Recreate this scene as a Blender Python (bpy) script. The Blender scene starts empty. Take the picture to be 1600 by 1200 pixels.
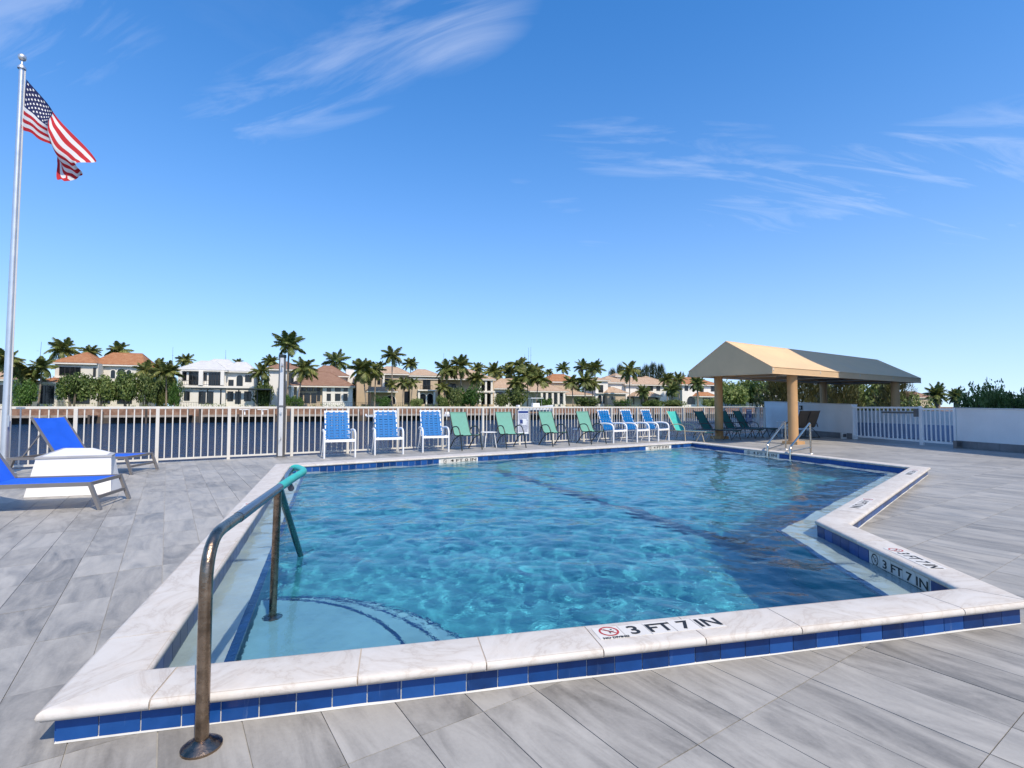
import bpy, math, random
from mathutils import Vector, Matrix
random.seed(7)
R = math.radians
SC = bpy.context.scene
COL = SC.collection

# ------------------------------------------------------------------ camera
EYE = 1.2
PITCH = math.atan(36 / 800)
cam_d = bpy.data.cameras.new('camera'); cam = bpy.data.objects.new('camera', cam_d); COL.objects.link(cam)
cam.location = (0, 0, EYE); cam.rotation_euler = (math.pi / 2 + PITCH, 0, 0)
cam_d.sensor_width = 36; cam_d.lens = 18.0; cam_d.clip_start = 0.05; cam_d.clip_end = 6000
SC.camera = cam

# ------------------------------------------------------------------ sky, sun, exposure
SUN_EL = R(52)
SUN_H = Vector((0.53, -0.85)).normalized()            # horizontal direction towards the sun (behind the camera, to the right)
SUN_DIR = Vector((SUN_H.x * math.cos(SUN_EL), SUN_H.y * math.cos(SUN_EL), math.sin(SUN_EL)))
world = bpy.data.worlds.new('World'); SC.world = world; world.use_nodes = True
wn, wl = world.node_tree.nodes, world.node_tree.links
wn.clear()
w_out = wn.new('ShaderNodeOutputWorld'); w_bg = wn.new('ShaderNodeBackground')
w_sky = wn.new('ShaderNodeTexSky'); w_sky.sky_type = 'NISHITA'; w_sky.sun_disc = False
w_sky.sun_elevation = SUN_EL; w_sky.sun_rotation = math.atan2(SUN_H.x, SUN_H.y)
w_sky.air_density = 1.0; w_sky.dust_density = 0.7; w_sky.ozone_density = 4.0; w_sky.altitude = 0
w_bg.inputs['Strength'].default_value = 0.15
def wnode(t, **kw):
    n = wn.new(t)
    for k, v in kw.items(): setattr(n, k, v)
    return n
def wmath(op, a, b=None, clamp=False):
    n = wn.new('ShaderNodeMath'); n.operation = op; n.use_clamp = clamp
    for i, v in enumerate((a, b)):
        if v is None: continue
        if isinstance(v, (int, float)): n.inputs[i].default_value = v
        else: wl.new(v, n.inputs[i])
    return n.outputs[0]
w_tc = wn.new('ShaderNodeTexCoord')
w_sep = wn.new('ShaderNodeSeparateXYZ'); wl.new(w_tc.outputs['Generated'], w_sep.inputs[0])
den = wmath('MAXIMUM', wmath('ADD', w_sep.outputs[2], 0.10), 0.04)
w_cmb = wn.new('ShaderNodeCombineXYZ')
cu = wmath('DIVIDE', w_sep.outputs[0], den); cv = wmath('DIVIDE', w_sep.outputs[1], den)
wl.new(cu, w_cmb.inputs[0]); wl.new(cv, w_cmb.inputs[1])
def streak(ang, along, across, off, detail=8, dist=1.4, rough=.6):
    m = wn.new('ShaderNodeMapping'); m.vector_type = 'TEXTURE'; m.inputs['Rotation'].default_value = (0, 0, R(ang))
    m.inputs['Scale'].default_value = (along, across, 1); m.inputs['Location'].default_value = (off, off * .37, 0)
    wl.new(w_cmb.outputs[0], m.inputs[0])
    t = wn.new('ShaderNodeTexNoise'); t.inputs['Scale'].default_value = 1.0; t.inputs['Detail'].default_value = detail
    t.inputs['Roughness'].default_value = rough; t.inputs['Distortion'].default_value = dist
    wl.new(m.outputs[0], t.inputs['Vector']); return t.outputs['Fac']
def ramp01(v, lo, hi):
    n = wn.new('ShaderNodeMapRange'); n.interpolation_type = 'SMOOTHSTEP'
    n.inputs[1].default_value = lo; n.inputs[2].default_value = hi; wl.new(v, n.inputs[0]); return n.outputs[0]
def patch(az, el, raz, rel, rot=0):
    """soft elliptical bank of cirrus round one direction of the sky (azimuth right of north, elevation; degrees)"""
    caz = wmath('ARCTAN2', w_sep.outputs[0], w_sep.outputs[1]); cel = wmath('ARCSINE', w_sep.outputs[2])
    da = wmath('SUBTRACT', caz, R(az)); de = wmath('SUBTRACT', cel, R(el))
    c, s = math.cos(R(rot)), math.sin(R(rot))
    x = wmath('DIVIDE', wmath('ADD', wmath('MULTIPLY', da, c), wmath('MULTIPLY', de, s)), R(raz))
    y = wmath('DIVIDE', wmath('SUBTRACT', wmath('MULTIPLY', de, c), wmath('MULTIPLY', da, s)), R(rel))
    d = wmath('ADD', wmath('MULTIPLY', x, x), wmath('MULTIPLY', y, y))
    n = wn.new('ShaderNodeMapRange'); n.interpolation_type = 'SMOOTHSTEP'
    n.inputs[1].default_value = 1.0; n.inputs[2].default_value = 0.0; wl.new(d, n.inputs[0]); return n.outputs[0]
def bank(ang, along, across, off, lo, hi, patches, dist=1.4):
    m = None
    for q in patches:
        p = wmath('MULTIPLY', patch(*q[:5]), q[5]); m = p if m is None else wmath('MAXIMUM', m, p)
    return wmath('MULTIPLY', m, ramp01(streak(ang, along, across, off, dist=dist), lo, hi))
left = bank(-20, .70, .16, 2.3, .30, .86, [(-9, 37, 15, 5, 14, .9), (-21, 31, 18, 5, 24, .9), (-45, 29, 13, 6, 20, .9)])
right = bank(10, .9, .19, 5.1, .28, .88, [(36, 20, 24, 5.5, 2, 1.0), (18, 25.5, 20, 4.5, -12, .85), (44, 15, 14, 4.5, 14, .9)], 2.0)
low = bank(2, 1.2, .40, 9.7, .38, .75, [(33, 8.2, 14, 2.6, 0, .8), (-42, 8.0, 12, 4, 0, .75), (13, 18.5, 9, 2.4, 10, .7), (-31, 16, 8, 2, 0, .5), (4, 23, 7, 2.4, -25, .6), (24, 4.5, 26, 2.4, 0, .6)], 1.0)
thin = wmath('MULTIPLY', ramp01(streak(-8, 1.4, .5, 14.2, 6, 1.0), .42, .8), 0.16)
cl = wmath('MAXIMUM', wmath('MAXIMUM', left, right), wmath('MAXIMUM', low, thin))
veil = wmath('MULTIPLY', thin, 0.1)
hz = wmath('MULTIPLY', wmath('POWER', 2.718, wmath('MULTIPLY', wmath('MAXIMUM', w_sep.outputs[2], 0.0), -5.0)), 0.46)   # haze towards the horizon
cl = wmath('MAXIMUM', wmath('MULTIPLY', wmath('ADD', cl, veil), 0.33, True), hz)
w_mix = wn.new('ShaderNodeMixRGB'); wl.new(cl, w_mix.inputs[0])
w_v = wn.new('ShaderNodeCombineXYZ'); wl.new(w_sep.outputs[0], w_v.inputs[0]); wl.new(w_sep.outputs[1], w_v.inputs[1])
wl.new(wmath('ADD', wmath('MULTIPLY', wmath('MAXIMUM', w_sep.outputs[2], 0.0), 0.70), 0.105), w_v.inputs[2])
w_nm = wn.new('ShaderNodeVectorMath'); w_nm.operation = 'NORMALIZE'; wl.new(w_v.outputs[0], w_nm.inputs[0]); wl.new(w_nm.outputs[0], w_sky.inputs[0])
w_hsv = wn.new('ShaderNodeHueSaturation'); w_hsv.inputs['Saturation'].default_value = 1.34; w_hsv.inputs['Value'].default_value = 1.18; w_hsv.inputs['Hue'].default_value = 0.503
wl.new(w_sky.outputs[0], w_hsv.inputs['Color'])
wl.new(w_hsv.outputs[0], w_mix.inputs[1]); w_mix.inputs[2].default_value = (5.6, 5.8, 6.35, 1)
wl.new(w_mix.outputs[0], w_bg.inputs[0]); wl.new(w_bg.outputs[0], w_out.inputs[0])
sun_d = bpy.data.lights.new('sun', 'SUN'); sun = bpy.data.objects.new('sun', sun_d); COL.objects.link(sun)
sun_d.energy = 3.9; sun_d.angle = R(0.5); sun_d.color = (1.0, 0.90, 0.75)
sun.rotation_euler = SUN_DIR.to_track_quat('Z', 'Y').to_euler(); sun.location = (6, -8, 30)
sun_d.cycles.is_caustics_light = True
SC.view_settings.view_transform = 'Standard'; SC.view_settings.look = 'None'
SC.view_settings.exposure = 0.4; SC.view_settings.gamma = 1.0; SC.view_settings.use_curve_mapping = False
SC.cycles.use_denoising = True; SC.cycles.max_bounces = 10; SC.cycles.transmission_bounces = 6; SC.cycles.transparent_max_bounces = 12
SC.cycles.diffuse_bounces = 4; SC.cycles.glossy_bounces = 4; SC.cycles.sample_clamp_indirect = 6

# ------------------------------------------------------------------ measuring helpers
def ray(px, py):
    x = (px - 800) / 800; y = -(py - 600) / 800
    c, s = math.cos(PITCH), math.sin(PITCH)
    return Vector((x, c - y * s, s + y * c))
def G(px, py, z=0.0):                                  # where that sight line meets the level z
    d = ray(px, py); t = (z - EYE) / d.z; return Vector((d.x * t, d.y * t, z))
def GW(px, py, z):                                     # the same through the pool surface, bent by the water
    d = ray(px, py).normalized(); h = G(px, py, 0.0); hor = Vector((d.x, d.y)); sn = hor.length / 1.333
    return h.to_2d() + hor.normalized() * (-z * sn / math.sqrt(1 - sn * sn))
def P(px, py, Y):                                      # the point of that sight line at distance Y north
    d = ray(px, py); t = Y / d.y; return Vector((d.x * t, Y, EYE + d.z * t))

# ------------------------------------------------------------------ materials
class NT:
    def __init__(s, m): s.n, s.l = m.node_tree.nodes, m.node_tree.links
    def new(s, t, ins=None, **kw):
        n = s.n.new(t)
        for k, v in kw.items(): setattr(n, k, v)
        for k, v in (ins or {}).items():
            if isinstance(v, bpy.types.NodeSocket): s.l.new(v, n.inputs[k])
            else: n.inputs[k].default_value = v
        return n
    def math(s, op, a, b=0.0, clamp=False): return s.new('ShaderNodeMath', {0: a, 1: b}, operation=op, use_clamp=clamp).outputs[0]
    def ramp(s, f, stops):
        n = s.new('ShaderNodeValToRGB', {0: f}); e = n.color_ramp.elements
        while len(e) < len(stops): e.new(.5)
        for q, (p, c) in zip(e, stops): q.position = p; q.color = tuple(c) + (1,) if len(c) == 3 else c
        return n.outputs[0]
    def mix(s, f, a, b, mode='MIX'): return s.new('ShaderNodeMixRGB', {0: f, 1: a, 2: b}, blend_type=mode).outputs[0]
    def noise(s, vec, scale, detail=4, rough=.5, dist=0.0):
        return s.new('ShaderNodeTexNoise', {'Vector': vec, 'Scale': scale, 'Detail': detail, 'Roughness': rough, 'Distortion': dist}).outputs['Fac']
def c4(c): return (c[0], c[1], c[2], 1)
def base_mat(name):
    m = bpy.data.materials.new(name); m.use_nodes = True
    return m, NT(m), m.node_tree.nodes['Principled BSDF']
def mat(name, col, rough=.6, metal=0.0, vary=.12, scale=3.0, bump=0.0, bscale=40.0, spec=.5, coat=0.0, sub=0.0, coord='Object'):
    m, t, b = base_mat(name)
    tc = t.new('ShaderNodeTexCoord').outputs[coord]
    f = t.noise(tc, scale, 5, .6)
    lo = tuple(max(0, x * (1 - vary)) for x in col); hi = tuple(min(1, x * (1 + vary)) for x in col)
    t.l.new(t.ramp(f, [(.3, lo), (.7, hi)]), b.inputs['Base Color'])
    t.l.new(t.ramp(f, [(.3, (rough * .85,) * 3), (.7, (min(1, rough * 1.15),) * 3)]), b.inputs['Roughness'])
    b.inputs['Metallic'].default_value = metal; b.inputs['Specular IOR Level'].default_value = spec
    b.inputs['Coat Weight'].default_value = coat
    if bump:
        h = t.noise(tc, bscale, 4, .6)
        bp = t.new('ShaderNodeBump', {'Strength': bump, 'Distance': .02, 'Height': h}); t.l.new(bp.outputs[0], b.inputs['Normal'])
    return m
def leaf_mat(name, c1, c2, c3, trans=.36):
    m, t, b = base_mat(name)
    tc = t.new('ShaderNodeTexCoord').outputs['Object']
    rnd = t.new('ShaderNodeObjectInfo').outputs['Random']
    geo = t.new('ShaderNodeNewGeometry')
    f = t.math('ADD', t.math('MULTIPLY', geo.outputs['Random Per Island'], .6), t.math('MULTIPLY', t.noise(tc, .9, 3), .5))
    f = t.math('ADD', f, t.math('MULTIPLY', t.math('SUBTRACT', rnd, .5), .3))
    col = t.ramp(f, [(.2, c1), (.55, c2), (.9, c3)])
    t.l.new(col, b.inputs['Base Color']); b.inputs['Roughness'].default_value = .45; b.inputs['Specular IOR Level'].default_value = .35
    tr = t.new('ShaderNodeBsdfTranslucent', {'Color': col})
    mx = t.new('ShaderNodeMixShader', {0: trans, 1: b.outputs[0], 2: tr.outputs[0]})
    t.l.new(mx.outputs[0], t.n['Material Output'].inputs[0])
    return m

AX = Vector((0.83, 0.558)).normalized(); BX = Vector((-AX.y, AX.x))      # deck grid: along the fence, and towards the canal
AANG = math.atan2(AX.y, AX.x)
TA, TB = 0.266, 0.595                                                     # paving tile module
M = {}
def deck_tile_mat():
    m, t, b = base_mat('grey_marble_tile')
    pos = t.new('ShaderNodeNewGeometry').outputs['Position']
    rot = t.new('ShaderNodeVectorRotate', {'Vector': pos, 'Angle': -AANG}, rotation_type='Z_AXIS').outputs[0]
    sp = t.new('ShaderNodeSeparateXYZ', {0: rot})
    ia = t.math('FLOOR', t.math('DIVIDE', sp.outputs[0], TA)); ib = t.math('FLOOR', t.math('DIVIDE', sp.outputs[1], TB))
    cid = t.new('ShaderNodeCombineXYZ', {0: ia, 1: ib})
    wn_ = t.new('ShaderNodeTexWhiteNoise', {'Vector': cid.outputs[0]}, noise_dimensions='3D')
    r = wn_.outputs['Value']
    off = t.new('ShaderNodeVectorMath', {0: wn_.outputs['Color'], 1: (37, 53, 11)}, operation='MULTIPLY').outputs[0]
    p2 = t.new('ShaderNodeVectorMath', {0: rot, 1: off}, operation='ADD').outputs[0]
    st = t.new('ShaderNodeMapping', {'Vector': p2, 'Rotation': (0, 0, R(16)), 'Scale': (4.6, 1.25, 1)}).outputs[0]
    v1 = t.noise(st, 1.0, 7, .6, 1.9)                                     # long soft veins
    st2 = t.new('ShaderNodeMapping', {'Vector': p2, 'Rotation': (0, 0, R(-14)), 'Scale': (26, 2.6, 1)}).outputs[0]
    v2 = t.noise(st2, 1.0, 6, .7, .5)                                     # fine streaks
    v3 = t.noise(pos, .55, 4, .6)                                         # weathering across tiles
    sp4 = t.noise(pos, 55, 3, .7)
    f = t.math('ADD', t.math('MULTIPLY', v1, .70), t.math('MULTIPLY', v2, .17))
    f = t.math('ADD', f, t.math('MULTIPLY', t.math('SUBTRACT', r, .5), .14))
    f = t.math('ADD', f, t.math('MULTIPLY', t.math('SUBTRACT', v3, .5), .25))
    f = t.math('ADD', f, t.math('MULTIPLY', t.math('SUBTRACT', sp4, .5), .12))
    col = t.ramp(f, [(.22, (.150, .142, .127)), (.38, (.262, .249, .226)), (.50, (.336, .320, .291)), (.70, (.425, .406, .371))])
    stain = t.math('MULTIPLY', t.math('SUBTRACT', t.noise(pos, 2.3, 6, .7, .6), .60, True), 2.0, True)
    col = t.mix(stain, col, (.20, .195, .185, 1))
    t.l.new(col, b.inputs['Base Color'])
    t.l.new(t.ramp(v1, [(.3, (.42,) * 3), (.7, (.62,) * 3)]), b.inputs['Roughness'])
    b.inputs['Specular IOR Level'].default_value = .3
    hh = t.math('ADD', t.math('MULTIPLY', v2, .6), sp4)
    t.l.new(t.new('ShaderNodeBump', {'Strength': .25, 'Distance': .003, 'Height': hh}).outputs[0], b.inputs['Normal'])
    return m
def coping_mat():
    m, t, b = base_mat('white_marble_coping')
    pos = t.new('ShaderNodeNewGeometry').outputs['Position']
    rnd = t.new('ShaderNodeObjectInfo').outputs['Random']
    off = t.new('ShaderNodeCombineXYZ', {0: t.math('MULTIPLY', rnd, 31.0), 1: t.math('MULTIPLY', rnd, 17.0)}).outputs[0]
    p2 = t.new('ShaderNodeVectorMath', {0: pos, 1: off}, operation='ADD').outputs[0]
    v = t.noise(p2, 2.2, 8, .65, 1.6)
    vein = t.math('ABSOLUTE', t.math('SUBTRACT', v, .5))
    col = t.ramp(vein, [(.0, (.45, .40, .35)), (.02, (.51, .47, .42)), (.10, (.55, .515, .47)), (.3, (.58, .55, .51))])
    col = t.mix(t.math('MULTIPLY', t.math('SUBTRACT', t.noise(pos, 5, 6, .7), .52, True), 1.6, True), col, (.60, .52, .44, 1))
    col = t.mix(t.math('MULTIPLY', t.math('SUBTRACT', t.noise(pos, 38, 4, .7), .60, True), 2.2, True), col, (.42, .38, .34, 1))
    t.l.new(col, b.inputs['Base Color']); b.inputs['Roughness'].default_value = .55; b.inputs['Specular IOR Level'].default_value = .3
    t.l.new(t.new('ShaderNodeBump', {'Strength': .3, 'Distance': .004, 'Height': t.noise(pos, 60, 5, .7)}).outputs[0], b.inputs['Normal'])
    return m
def blue_tile_mat():
    m, t, b = base_mat('glazed_blue_tile')
    rnd = t.new('ShaderNodeObjectInfo').outputs['Random']
    pos = t.new('ShaderNodeNewGeometry').outputs['Position']
    f = t.math('ADD', t.math('MULTIPLY', rnd, .65), t.math('MULTIPLY', t.noise(pos, 14, 4, .6), .4))
    col = t.ramp(f, [(.2, (.004, .028, .11)), (.5, (.007, .052, .20)), (.85, (.016, .082, .28))])
    lime = t.math('MULTIPLY', t.math('SUBTRACT', t.noise(t.new('ShaderNodeMapping', {'Vector': pos, 'Scale': (30, 30, 4)}).outputs[0], 1, 5, .7), .62, True), 2.0, True)
    col = t.mix(lime, col, (.25, .33, .45, 1))
    t.l.new(col, b.inputs['Base Color']); b.inputs['Roughness'].default_value = .28; b.inputs['Specular IOR Level'].default_value = .25
    t.l.new(t.new('ShaderNodeBump', {'Strength': .12, 'Distance': .004, 'Height': t.noise(pos, 25, 3)}).outputs[0], b.inputs['Normal'])
    return m
def plaster_mat():
    m, t, b = base_mat('pool_plaster')
    pos = t.new('ShaderNodeNewGeometry').outputs['Position']
    col = t.ramp(t.noise(pos, 1.6, 6, .65), [(.3, (.038, .240, .315)), (.7, (.062, .310, .385))])
    t.l.new(col, b.inputs['Base Color']); b.inputs['Roughness'].default_value = .8
    return m
def pool_water_mat():
    m, t, b = base_mat('pool_water')
    t.n.remove(b)
    pos = t.new('ShaderNodeNewGeometry').outputs['Position']
    h = t.noise(pos, 16, 3, .6, .6)
    bp = t.new('ShaderNodeBump', {'Strength': .22, 'Distance': .012, 'Height': h})
    g = t.new('ShaderNodeBsdfGlass', {'Color': (.86, .96, .98, 1), 'Roughness': 0.0, 'IOR': 1.27, 'Normal': bp.outputs[0]})
    t.l.new(g.outputs[0], t.n['Material Output'].inputs[0])
    return m
def canal_mat():
    m, t, b = base_mat('canal_water')
    pos = t.new('ShaderNodeNewGeometry').outputs['Position']
    mp = t.new('ShaderNodeMapping', {'Vector': pos, 'Scale': (.5, 1.0, 1)}).outputs[0]
    h = t.math('ADD', t.noise(mp, 1.6, 5, .62, .4), t.math('MULTIPLY', t.noise(mp, .35, 3, .5), 1.2))
    b.inputs['Base Color'].default_value = (.009, .038, .095, 1); b.inputs['Roughness'].default_value = .08
    b.inputs['IOR'].default_value = 1.333; b.inputs['Specular IOR Level'].default_value = .3
    t.l.new(t.new('ShaderNodeBump', {'Strength': .8, 'Distance': .9, 'Height': h}).outputs[0], b.inputs['Normal'])
    return m
def roof_mat(name, c1, c2, c3, axis_scale=9.0):
    m, t, b = base_mat(name)
    tc = t.new('ShaderNodeTexCoord').outputs['Object']
    f = t.math('ADD', t.math('MULTIPLY', t.noise(tc, 1.4, 4, .6), .5), t.math('MULTIPLY', t.noise(tc, 7, 3, .6), .5))
    col = t.ramp(f, [(.32, c1), (.5, c2), (.68, c3)])
    t.l.new(col, b.inputs['Base Color']); b.inputs['Roughness'].default_value = .85
    w = t.new('ShaderNodeTexWave', {'Vector': tc, 'Scale': axis_scale / 6.283 * 2, 'Distortion': .4}, wave_type='BANDS', bands_direction='X').outputs['Fac']
    t.l.new(t.new('ShaderNodeBump', {'Strength': .7, 'Distance': .06, 'Height': w}).outputs[0], b.inputs['Normal'])
    return m
def stone_wall_mat():
    m, t, b = base_mat('coral_stone_wall')
    tc = t.new('ShaderNodeNewGeometry').outputs['Position']
    f = t.noise(tc, .8, 6, .7)
    col = t.ramp(f, [(.3, (.10, .055, .035)), (.5, (.20, .11, .07)), (.7, (.30, .20, .14))])
    t.l.new(col, b.inputs['Base Color']); b.inputs['Roughness'].default_value = .9
    return m
def flag_mat():
    m, t, b = base_mat('flag_cloth')
    uv = t.new('ShaderNodeSeparateXYZ', {0: t.new('ShaderNodeTexCoord').outputs['UV']})
    u, v = uv.outputs[0], uv.outputs[1]
    band = t.math('MODULO', t.math('FLOOR', t.math('MULTIPLY', v, 13.0)), 2.0)
    col = t.mix(band, (.50, .012, .02, 1), (.74, .72, .70, 1))
    cant = t.math('MULTIPLY', t.math('LESS_THAN', u, .4), t.math('LESS_THAN', v, 7 / 13))
    col = t.mix(cant, col, (.008, .014, .085, 1))
    t.l.new(col, b.inputs['Base Color']); b.inputs['Roughness'].default_value = .8
    tr = t.new('ShaderNodeBsdfTranslucent', {'Color': col})
    t.l.new(t.new('ShaderNodeMixShader', {0: .3, 1: b.outputs[0], 2: tr.outputs[0]}).outputs[0], t.n['Material Output'].inputs[0])
    return m
M['deck'] = deck_tile_mat(); M['coping'] = coping_mat(); M['btile'] = blue_tile_mat(); M['plaster'] = plaster_mat()
M['pwater'] = pool_water_mat(); M['canal'] = canal_mat(); M['cwall'] = stone_wall_mat(); M['flag'] = flag_mat()
M['navytrim'] = mat('navy_trim_tile', (.006, .034, .125), .4, vary=.3, scale=6)
M['floorline'] = mat('navy_floor_tile', (.004, .018, .06), .4, vary=.3, scale=6)
M['step'] = mat('step_plaster', (.19, .375, .46), .8, vary=.12, scale=2)
M['grout'] = mat('deck_grout', (.31, .30, .28), .9, vary=.25, scale=8)
M['wgrout'] = mat('white_grout', (.66, .66, .64), .85, vary=.15, scale=9)
M['ledge'] = mat('ledge_plaster', (.44, .45, .44), .7, vary=.16, scale=3, bump=.2)
M['sealant'] = mat('white_sealant', (.50, .49, .46), .7, vary=.15, scale=5)
M['black'] = mat('black_print', (.012, .012, .012), .6)
M['red'] = mat('red_print', (.36, .03, .03), .6)
M['marker'] = mat('white_marker_tile', (.60, .57, .52), .4, vary=.06)
M['fence'] = mat('cream_white_fence_paint', (.60, .57, .51), .45, vary=.06, scale=5)
def stained_stucco():
    m, t, b = base_mat('white_stucco')
    pos = t.new('ShaderNodeNewGeometry').outputs['Position']
    col = t.ramp(t.noise(pos, 1.3, 6, .65), [(.3, (.70, .68, .65)), (.7, (.79, .77, .74))])
    run = t.noise(t.new('ShaderNodeMapping', {'Vector': pos, 'Scale': (7, 7, .5)}).outputs[0], 1.0, 6, .7)
    col = t.mix(t.math('MULTIPLY', t.math('SUBTRACT', run, .56, True), 1.8, True), col, (.52, .49, .44, 1))
    t.l.new(col, b.inputs['Base Color']); b.inputs['Roughness'].default_value = .9
    t.l.new(t.new('ShaderNodeBump', {'Strength': .6, 'Distance': .02, 'Height': t.noise(pos, 45, 5, .65)}).outputs[0], b.inputs['Normal'])
    return m
M['wallw'] = stained_stucco()
M['gatew'] = mat('white_gate_paint', (.78, .76, .73), .5, vary=.05)
M['wallw'] = mat('white_stucco', (.76, .74, .71), .9, vary=.06, scale=1.3, bump=.5, bscale=60)
M['gtile'] = mat('dark_grey_skirting', (.17, .165, .165), .5, vary=.25, scale=3)
M['steel'] = mat('stainless_steel', (.62, .60, .57), .34, .75, vary=.08, scale=6)
M['shpanel'] = mat('satin_steel_panel', (.60, .59, .57), .38, .3, vary=.06)
M['railsteel'] = mat('polished_rail_steel', (.60, .52, .42), .22, 1.0, vary=.12, scale=9)
M['steel_d'] = mat('dark_brushed_steel', (.15, .145, .14), .38, .5, vary=.2, scale=4)
M['bronze'] = mat('tarnished_rail_metal', (.27, .20, .145), .27, 1.0, vary=.5, scale=16, bump=.15, bscale=90)
M['bluebar'] = mat('blue_grey_rail_sleeve', (.045, .062, .095), .22, .35, vary=.35, scale=9)
M['teal'] = mat('teal_grip', (.035, .42, .36), .45, vary=.15, scale=8)
M['tealdk'] = mat('dark_teal_rail', (.03, .10, .10), .25, .5, vary=.4, scale=10)
M['pole'] = mat('brushed_aluminium', (.66, .66, .66), .38, .8, vary=.06)
M['strap'] = mat('blue_vinyl_strap', (.005, .135, .38), .55, spec=.2, vary=.12, scale=14)
M['cwhite'] = mat('white_chair_frame', (.80, .80, .79), .35, vary=.05)
M['sling'] = mat('seafoam_sling', (.125, .315, .25), .75, vary=.08, scale=6, bump=.2, bscale=300)
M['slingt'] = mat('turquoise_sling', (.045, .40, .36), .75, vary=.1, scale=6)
M['slingshade'] = mat('shaded_turquoise_sling', (.018, .15, .135), .75, vary=.12, scale=6)  # darker copy of the turquoise sling, shade put into its colour
M['slingb'] = mat('brown_sling', (.17, .115, .075), .8, vary=.15)
M['dframe'] = mat('dark_green_black_frame', (.012, .018, .018), .35, vary=.2)
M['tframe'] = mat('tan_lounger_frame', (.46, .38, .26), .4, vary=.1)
M['brown_shade_frame'] = mat('brown_and_shaded_tan_frame', (.06, .05, .042), .4, vary=.2)  # brown glider frame; on the loungers, tan frame with shade in its colour
M['cblue'] = mat('royal_blue_mesh', (.006, .10, .62), .7, vary=.10, scale=5, bump=.15, bscale=400)
M['gframe'] = mat('grey_taupe_frame', (.19, .175, .165), .42, .25, vary=.1)
M['boxw'] = mat('white_painted_box', (.74, .72, .69), .6, vary=.05, scale=2)
M['boxlid'] = mat('grey_lid_trim', (.38, .37, .36), .5, vary=.1)
M['canvas'] = mat('tan_canvas', (.64, .44, .25), .85, vary=.07, scale=.9, bump=.3, bscale=120)
M['canvas_in'] = mat('canopy_frame_pipe', (.55, .52, .46), .5)
M['column'] = mat('orange_tan_column', (.50, .29, .13), .7, vary=.08, scale=2.5, bump=.2, bscale=30)
M['signblue'] = mat('sign_blue', (.03, .06, .22), .5)
M['signwhite'] = mat('sign_white', (.62, .66, .72), .5)
M['cream'] = mat('cream_stucco', (.62, .57, .48), .9, vary=.07, scale=.5, bump=.3)
M['white_st'] = mat('white_house_stucco', (.70, .67, .61), .9, vary=.06, scale=.5)
M['tan_st'] = mat('tan_stucco', (.46, .36, .25), .9, vary=.1, scale=.5)
M['trim'] = mat('pale_stone_trim', (.70, .66, .58), .8, vary=.06)
M['glass'] = mat('dark_window_glass', (.010, .012, .015), .12, vary=.3)
M['wframe'] = mat('dark_window_frame', (.035, .032, .03), .5)
M['roof_or'] = roof_mat('orange_clay_roof', (.26, .095, .035), (.37, .16, .065), (.46, .25, .13))
M['roof_br'] = roof_mat('brown_clay_roof', (.20, .105, .065), (.27, .15, .095), (.34, .21, .14))
M['roof_tan'] = roof_mat('tan_clay_roof', (.36, .235, .145), (.46, .32, .21), (.54, .40, .28))
M['roof_wh'] = roof_mat('white_tile_roof', (.48, .47, .45), (.58, .57, .55), (.66, .65, .63))
M['dock'] = mat('grey_dock_timber', (.30, .25, .20), .85, vary=.25, scale=2)
M['pile'] = mat('wet_pile_and_dock_shade', (.075, .06, .048), .8, vary=.35, scale=1.5)  # wet piles; also paints the dock shade on the far seawall foot
M['lawn'] = mat('lawn', (.055, .10, .025), .9, vary=.3, scale=.3)
M['concrete'] = mat('seawall_concrete', (.33, .31, .28), .9, vary=.2, scale=.8)
M['trunk'] = mat('palm_trunk', (.25, .20, .15), .9, vary=.3, scale=3, bump=.5, bscale=8)
M['bark'] = mat('bark', (.14, .11, .08), .9, vary=.3, scale=4)
M['frond'] = leaf_mat('palm_frond', (.05, .08, .018), (.16, .19, .046), (.40, .36, .12))
M['frond2'] = leaf_mat('royal_palm_frond', (.045, .08, .02), (.13, .175, .045), (.30, .31, .10))
M['leaf'] = leaf_mat('broad_leaf', (.04, .075, .015), (.14, .20, .045), (.33, .37, .13))
M['leaf_b'] = leaf_mat('bright_bush_leaf', (.03, .075, .012), (.07, .15, .025), (.14, .23, .05))
M['leaf_d'] = leaf_mat('dark_tree_leaf', (.028, .055, .015), (.085, .13, .03), (.20, .23, .07))
M['needle'] = leaf_mat('casuarina_needle', (.020, .034, .014), (.06, .08, .028), (.10, .105, .045), .2)
M['needle_o'] = leaf_mat('olive_needle', (.07, .07, .022), (.16, .15, .05), (.27, .235, .10), .2)
M['hull'] = mat('white_gelcoat', (.80, .80, .79), .25, vary=.03)
M['condo'] = mat('condo_wall', (.62, .60, .56), .9, vary=.05, scale=.3)
M['asphalt'] = mat('grey_paving', (.25, .25, .25), .9, vary=.2)

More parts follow.
